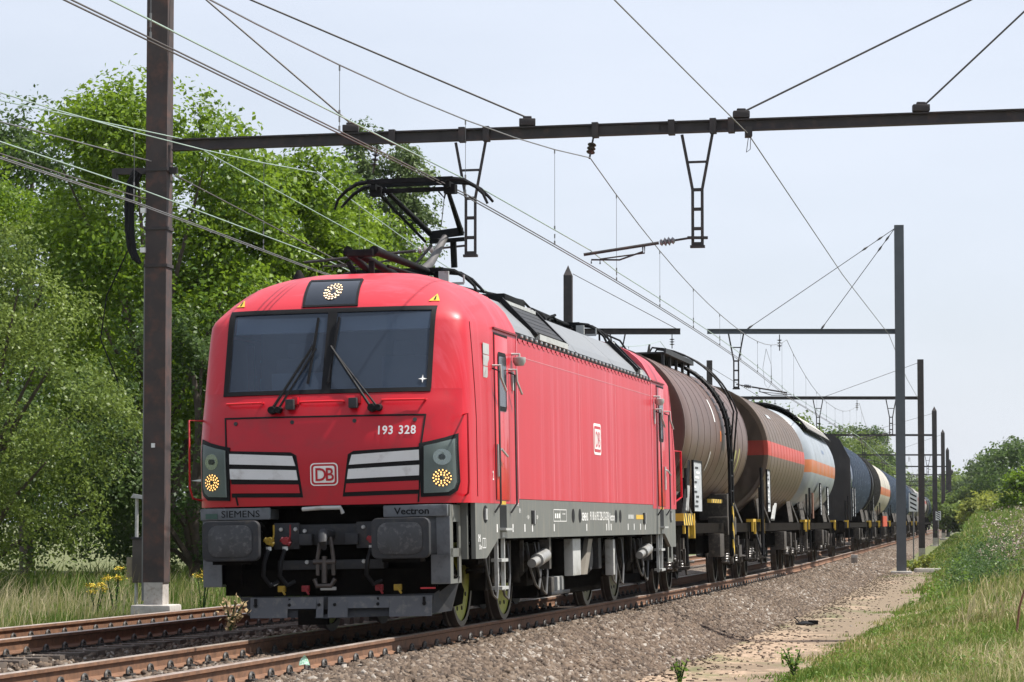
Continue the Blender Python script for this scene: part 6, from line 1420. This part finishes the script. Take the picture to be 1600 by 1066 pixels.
# individual plants
def plant(name,label,cat,p,h,n,size,mat,spread=.5,flower=None,group=None,seed=1):
    t=thing(name,label,cat,p,0,group); rs=np.random.default_rng(seed); random.seed(seed)
    b=MB(); tips=[]
    for i in range(5):
        a=rs.uniform(0,6.28); e=Vector((math.cos(a)*spread*h*rs.uniform(.2,.6),math.sin(a)*spread*h*rs.uniform(.2,.6),h*rs.uniform(.75,1))); tips.append(e); b.tube([(0,0,0),(e.x*.4,e.y*.4,e.z*.5),e],[.012,.010,.006],5)
    b.build('stem',WLD,t)
    P=np.concatenate([np.outer(rs.uniform(.15,1,n//5),np.array(e))+rs.normal(size=(n//5,3))*h*.10 for e in tips]); N=rs.normal(size=P.shape)*.6+np.array([0,0,.7]); N/=np.linalg.norm(N,axis=1)[:,None]
    V,Fq,tt=leafquads(P,N,size,rs.uniform(0,1,len(P))); npmesh('leaves',V,Fq,mat,tint=tt,parent=t)
    if flower is not None:
        for e in tips:
            P=np.array(e)+rs.normal(size=(60,3))*np.array([.045,.045,.02]); N=rs.normal(size=P.shape)*.4+np.array([0,0,1]); N/=np.linalg.norm(N,axis=1)[:,None]
            V,Fq,tt=leafquads(P,N,.035,rs.uniform(0,1,60)); npmesh('flower_head',V,Fq,flower,tint=tt,parent=t)['kind']='stuff'
    return t
YF=tintmat('yellow_petals',[(0,(.62,.42,.01)),(1,(.80,.62,.03))],.6)
def gz(o,Y): return float(zground(np.array([float(o)]),np.array([float(Y)]))[0])
for (u,v,Y,lab,s) in ((180,892,50,'yellow ragwort in bloom left of the big mast',.85),(317,892,50,'yellow ragwort in bloom just left of the locomotive buffer',.8),(150,915,49,'small orange-yellow ragwort left of the taller one',.55)):
    p=at(u,v,Y); h=p.z+.45+.05; plant('ragwort_plant',lab,'flowering plant',(p.x,Y,-.45),h,120,.05,WL,.35,YF,'ragwort plants',seed=int(u))
p=at(1425,893,100); plant('elder_bush','bright yellow-green little bush at the foot of the grey mast','bush',(p.x,100,p.z),.42,260,.10,LF_YEL,1.3,seed=5)
p=at(1445,890,101); plant('elder_bush','second bright little bush, right of the one at the mast foot','bush',(p.x,101,p.z),.5,260,.10,LF_YEL,1.0,seed=6)
p=at(1062,1066,33.4); plant('sapling','small leafy sapling standing alone on the dirt at the bottom edge','plant',(p.x,33.4,gz(3.1,33.4)),.32,46,.06,WL,.6,seed=7)
for (u,v,Y,lab,sd) in ((300+60,985,29.5,'dry brownish weed growing between the rails',9),(1240,1055,34,'leafy dark plant at the bottom of the bank',10),(1130,925,64,'small green plant on the gravel shoulder',11)):
    p=at(u,v,Y); plant('weed_plant',lab,'plant',p,.30,160,.05,WL if sd!=9 else mk('dry_weed',(.28,.20,.10),.9),.9,seed=sd)
# ================================================================= SMALL THINGS
p=at(213,900,52); t=thing('relay_post','grey trackside box on a thin post just left of the big mast','cabinet',(p.x,52,-.45))
H=at(213,778,52).z+.45
b=MB(); b.tube([(0,0,-.1),(0,0,H)],.03,8); b.build('post',LGREY,t); b=MB(); b.prism([(-.10,H),(.17,H-.03),(.17,H+.03),(-.06,H+.07)],'y',-.08,.08); b.build('cap',LGREY,t)
b=MB(); b.box(-.06,.22,-.12,.12,.62,1.38); b.build('box',mk('brown_grey_box',(.06,.05,.045),.7,var=.3),t,bev=.015); b=MB(); b.box(-.16,-.06,-.10,.08,.72,1.06); b.build('small_box',mk('tan_box',(.20,.17,.12),.7,var=.3),t,bev=.01); b=MB(); b.box(-.08,.24,-.14,.14,1.38,1.41); b.build('lid',DGREY,t)
p=at(330,900,62); H=at(330,750,62).z+.45; t=thing('lamp_post','thin grey post with a flat white head, half hidden by the locomotive nose','lamp post',(p.x,62,-.45))
b=MB(); b.tube([(0,0,-.1),(0,0,H)],.045,8); b.build('post',LGREY,t); b=MB(); b.prism([(-.42,H-.02),(-.1,H-.05),(.3,H-.02),(.3,H+.05),(-.1,H+.03)],'y',-.12,.12); b.build('lamp_head',mk('white_lamp_head',(.65,.66,.66),.4),t)
p=at(1335,886,99); H=at(1335,867,99).z-p.z; t=thing('marker_post','short stone marker post on the gravel left of the grey mast','marker post',p)
b=MB(); b.box(-.10,.10,-.07,.07,-.3,H); b.build('post',mk('weathered_wood_grey',(.22,.18,.15),.9,var=.3,scale=9),t,bev=.02); b=MB(); b.box(-.105,.105,-.075,.075,H-.1,H+.005); b.build('top',CONC,t,bev=.01)
p=at(1460,893,98); b=MB(); b.box(-.55,.55,-.15,.15,-.12,.10); o=b.build('concrete_slab',CONC,None,bev=.03); o.location=(p.x-.1,98,p.z); o.rotation_euler=(0,0,.2); prop(o,'pale concrete slab lying in the grass right of the grey mast','slab')
p=at(1258,980,51.5); b=MB(); b.lathe([(0,.16),(.03,.17),(.05,.10),(.07,.05)],(0,0,-.02),'z',9); b.box(.05,.22,-.06,.05,-.01,.06); b.tube([(-.1,0,.03),(-.18,.03,.11),(-.12,.05,.13)],.012,5); o=b.build('rubber_scrap',BLACK,None); o.location=(p.x,51.5,gz(3.3,51.5)+.03); prop(o,'black rubber scrap lying on the dirt path','scrap')
p0=at(1586,972,40);p1=at(1600,925,40); b=MB(); b.tube([(0,0,-.3),(p1-p0)*.5,(p1-p0)*1.5],[.018,.016,.012],6); o=b.build('rusty_rod',RUSTY,None); o.location=p0; prop(o,'thin rusty rod leaning out of the grass at the right edge','rod')
p=at(467,1040,24.9); t=thing('plastic_scrap','crumpled green and white plastic scrap beside the near rail','litter',p)
b=MB(); b.add([(0,0,0),(.05,0,.01),(.09,.02,.0),(.02,.03,.06),(.07,.03,.055),(.045,.02,.09),(.0,.05,.03),(.08,.06,.02)],[(0,1,3),(1,4,3),(1,2,4),(3,4,5),(0,3,6),(2,7,4),(6,3,5),(4,7,5)]); b.build('plastic_sheet',mk('green_plastic',(.20,.45,.28),.35,dirt=(.7,.8,.72),dirtamt=.6,scale=30),t)
# track signs
for (u,v,Y,w_,h_,lab) in ((1427,785,130,.38,.80,'white board with black diagonal bars on a post, in front of the blue tank wagon'),(1466,806,205,.36,.62,'small distant white board with dark bars, by the third mast')):
    p=at(u,v,Y); z0=-.5; t=thing('warning_board',lab,'track sign',(p.x,Y,z0),-.1,'warning boards beside the line')
    zc=p.z-z0; b=MB(); b.tube([(0,.03,0),(0,.03,zc+h_*.3)],.03,6); b.build('post',WIREG,t); b=MB(); b.box(-w_/2,w_/2,-.02,0,zc-h_/2,zc+h_/2); b.build('board',WHITE,t)
    for k in range(4):
        z=zc-h_*.36+k*h_*.24; b=MB(); b.prism([(-w_*.36,z+.06),(w_*.36,z-.08),(w_*.36,z-.01),(-w_*.36,z+.13)],'y',-.026,-.021); b.build('diagonal_bar',BLACK,t)
# ================================================================= SKY AND AIR
if HAZE:
    me=MB(); me.box(-420,420,-8,1150,-3.,26); o=me.build('haze',HZ(),None); prop(o,kind='stuff'); o['label']='thin summer haze over the line'
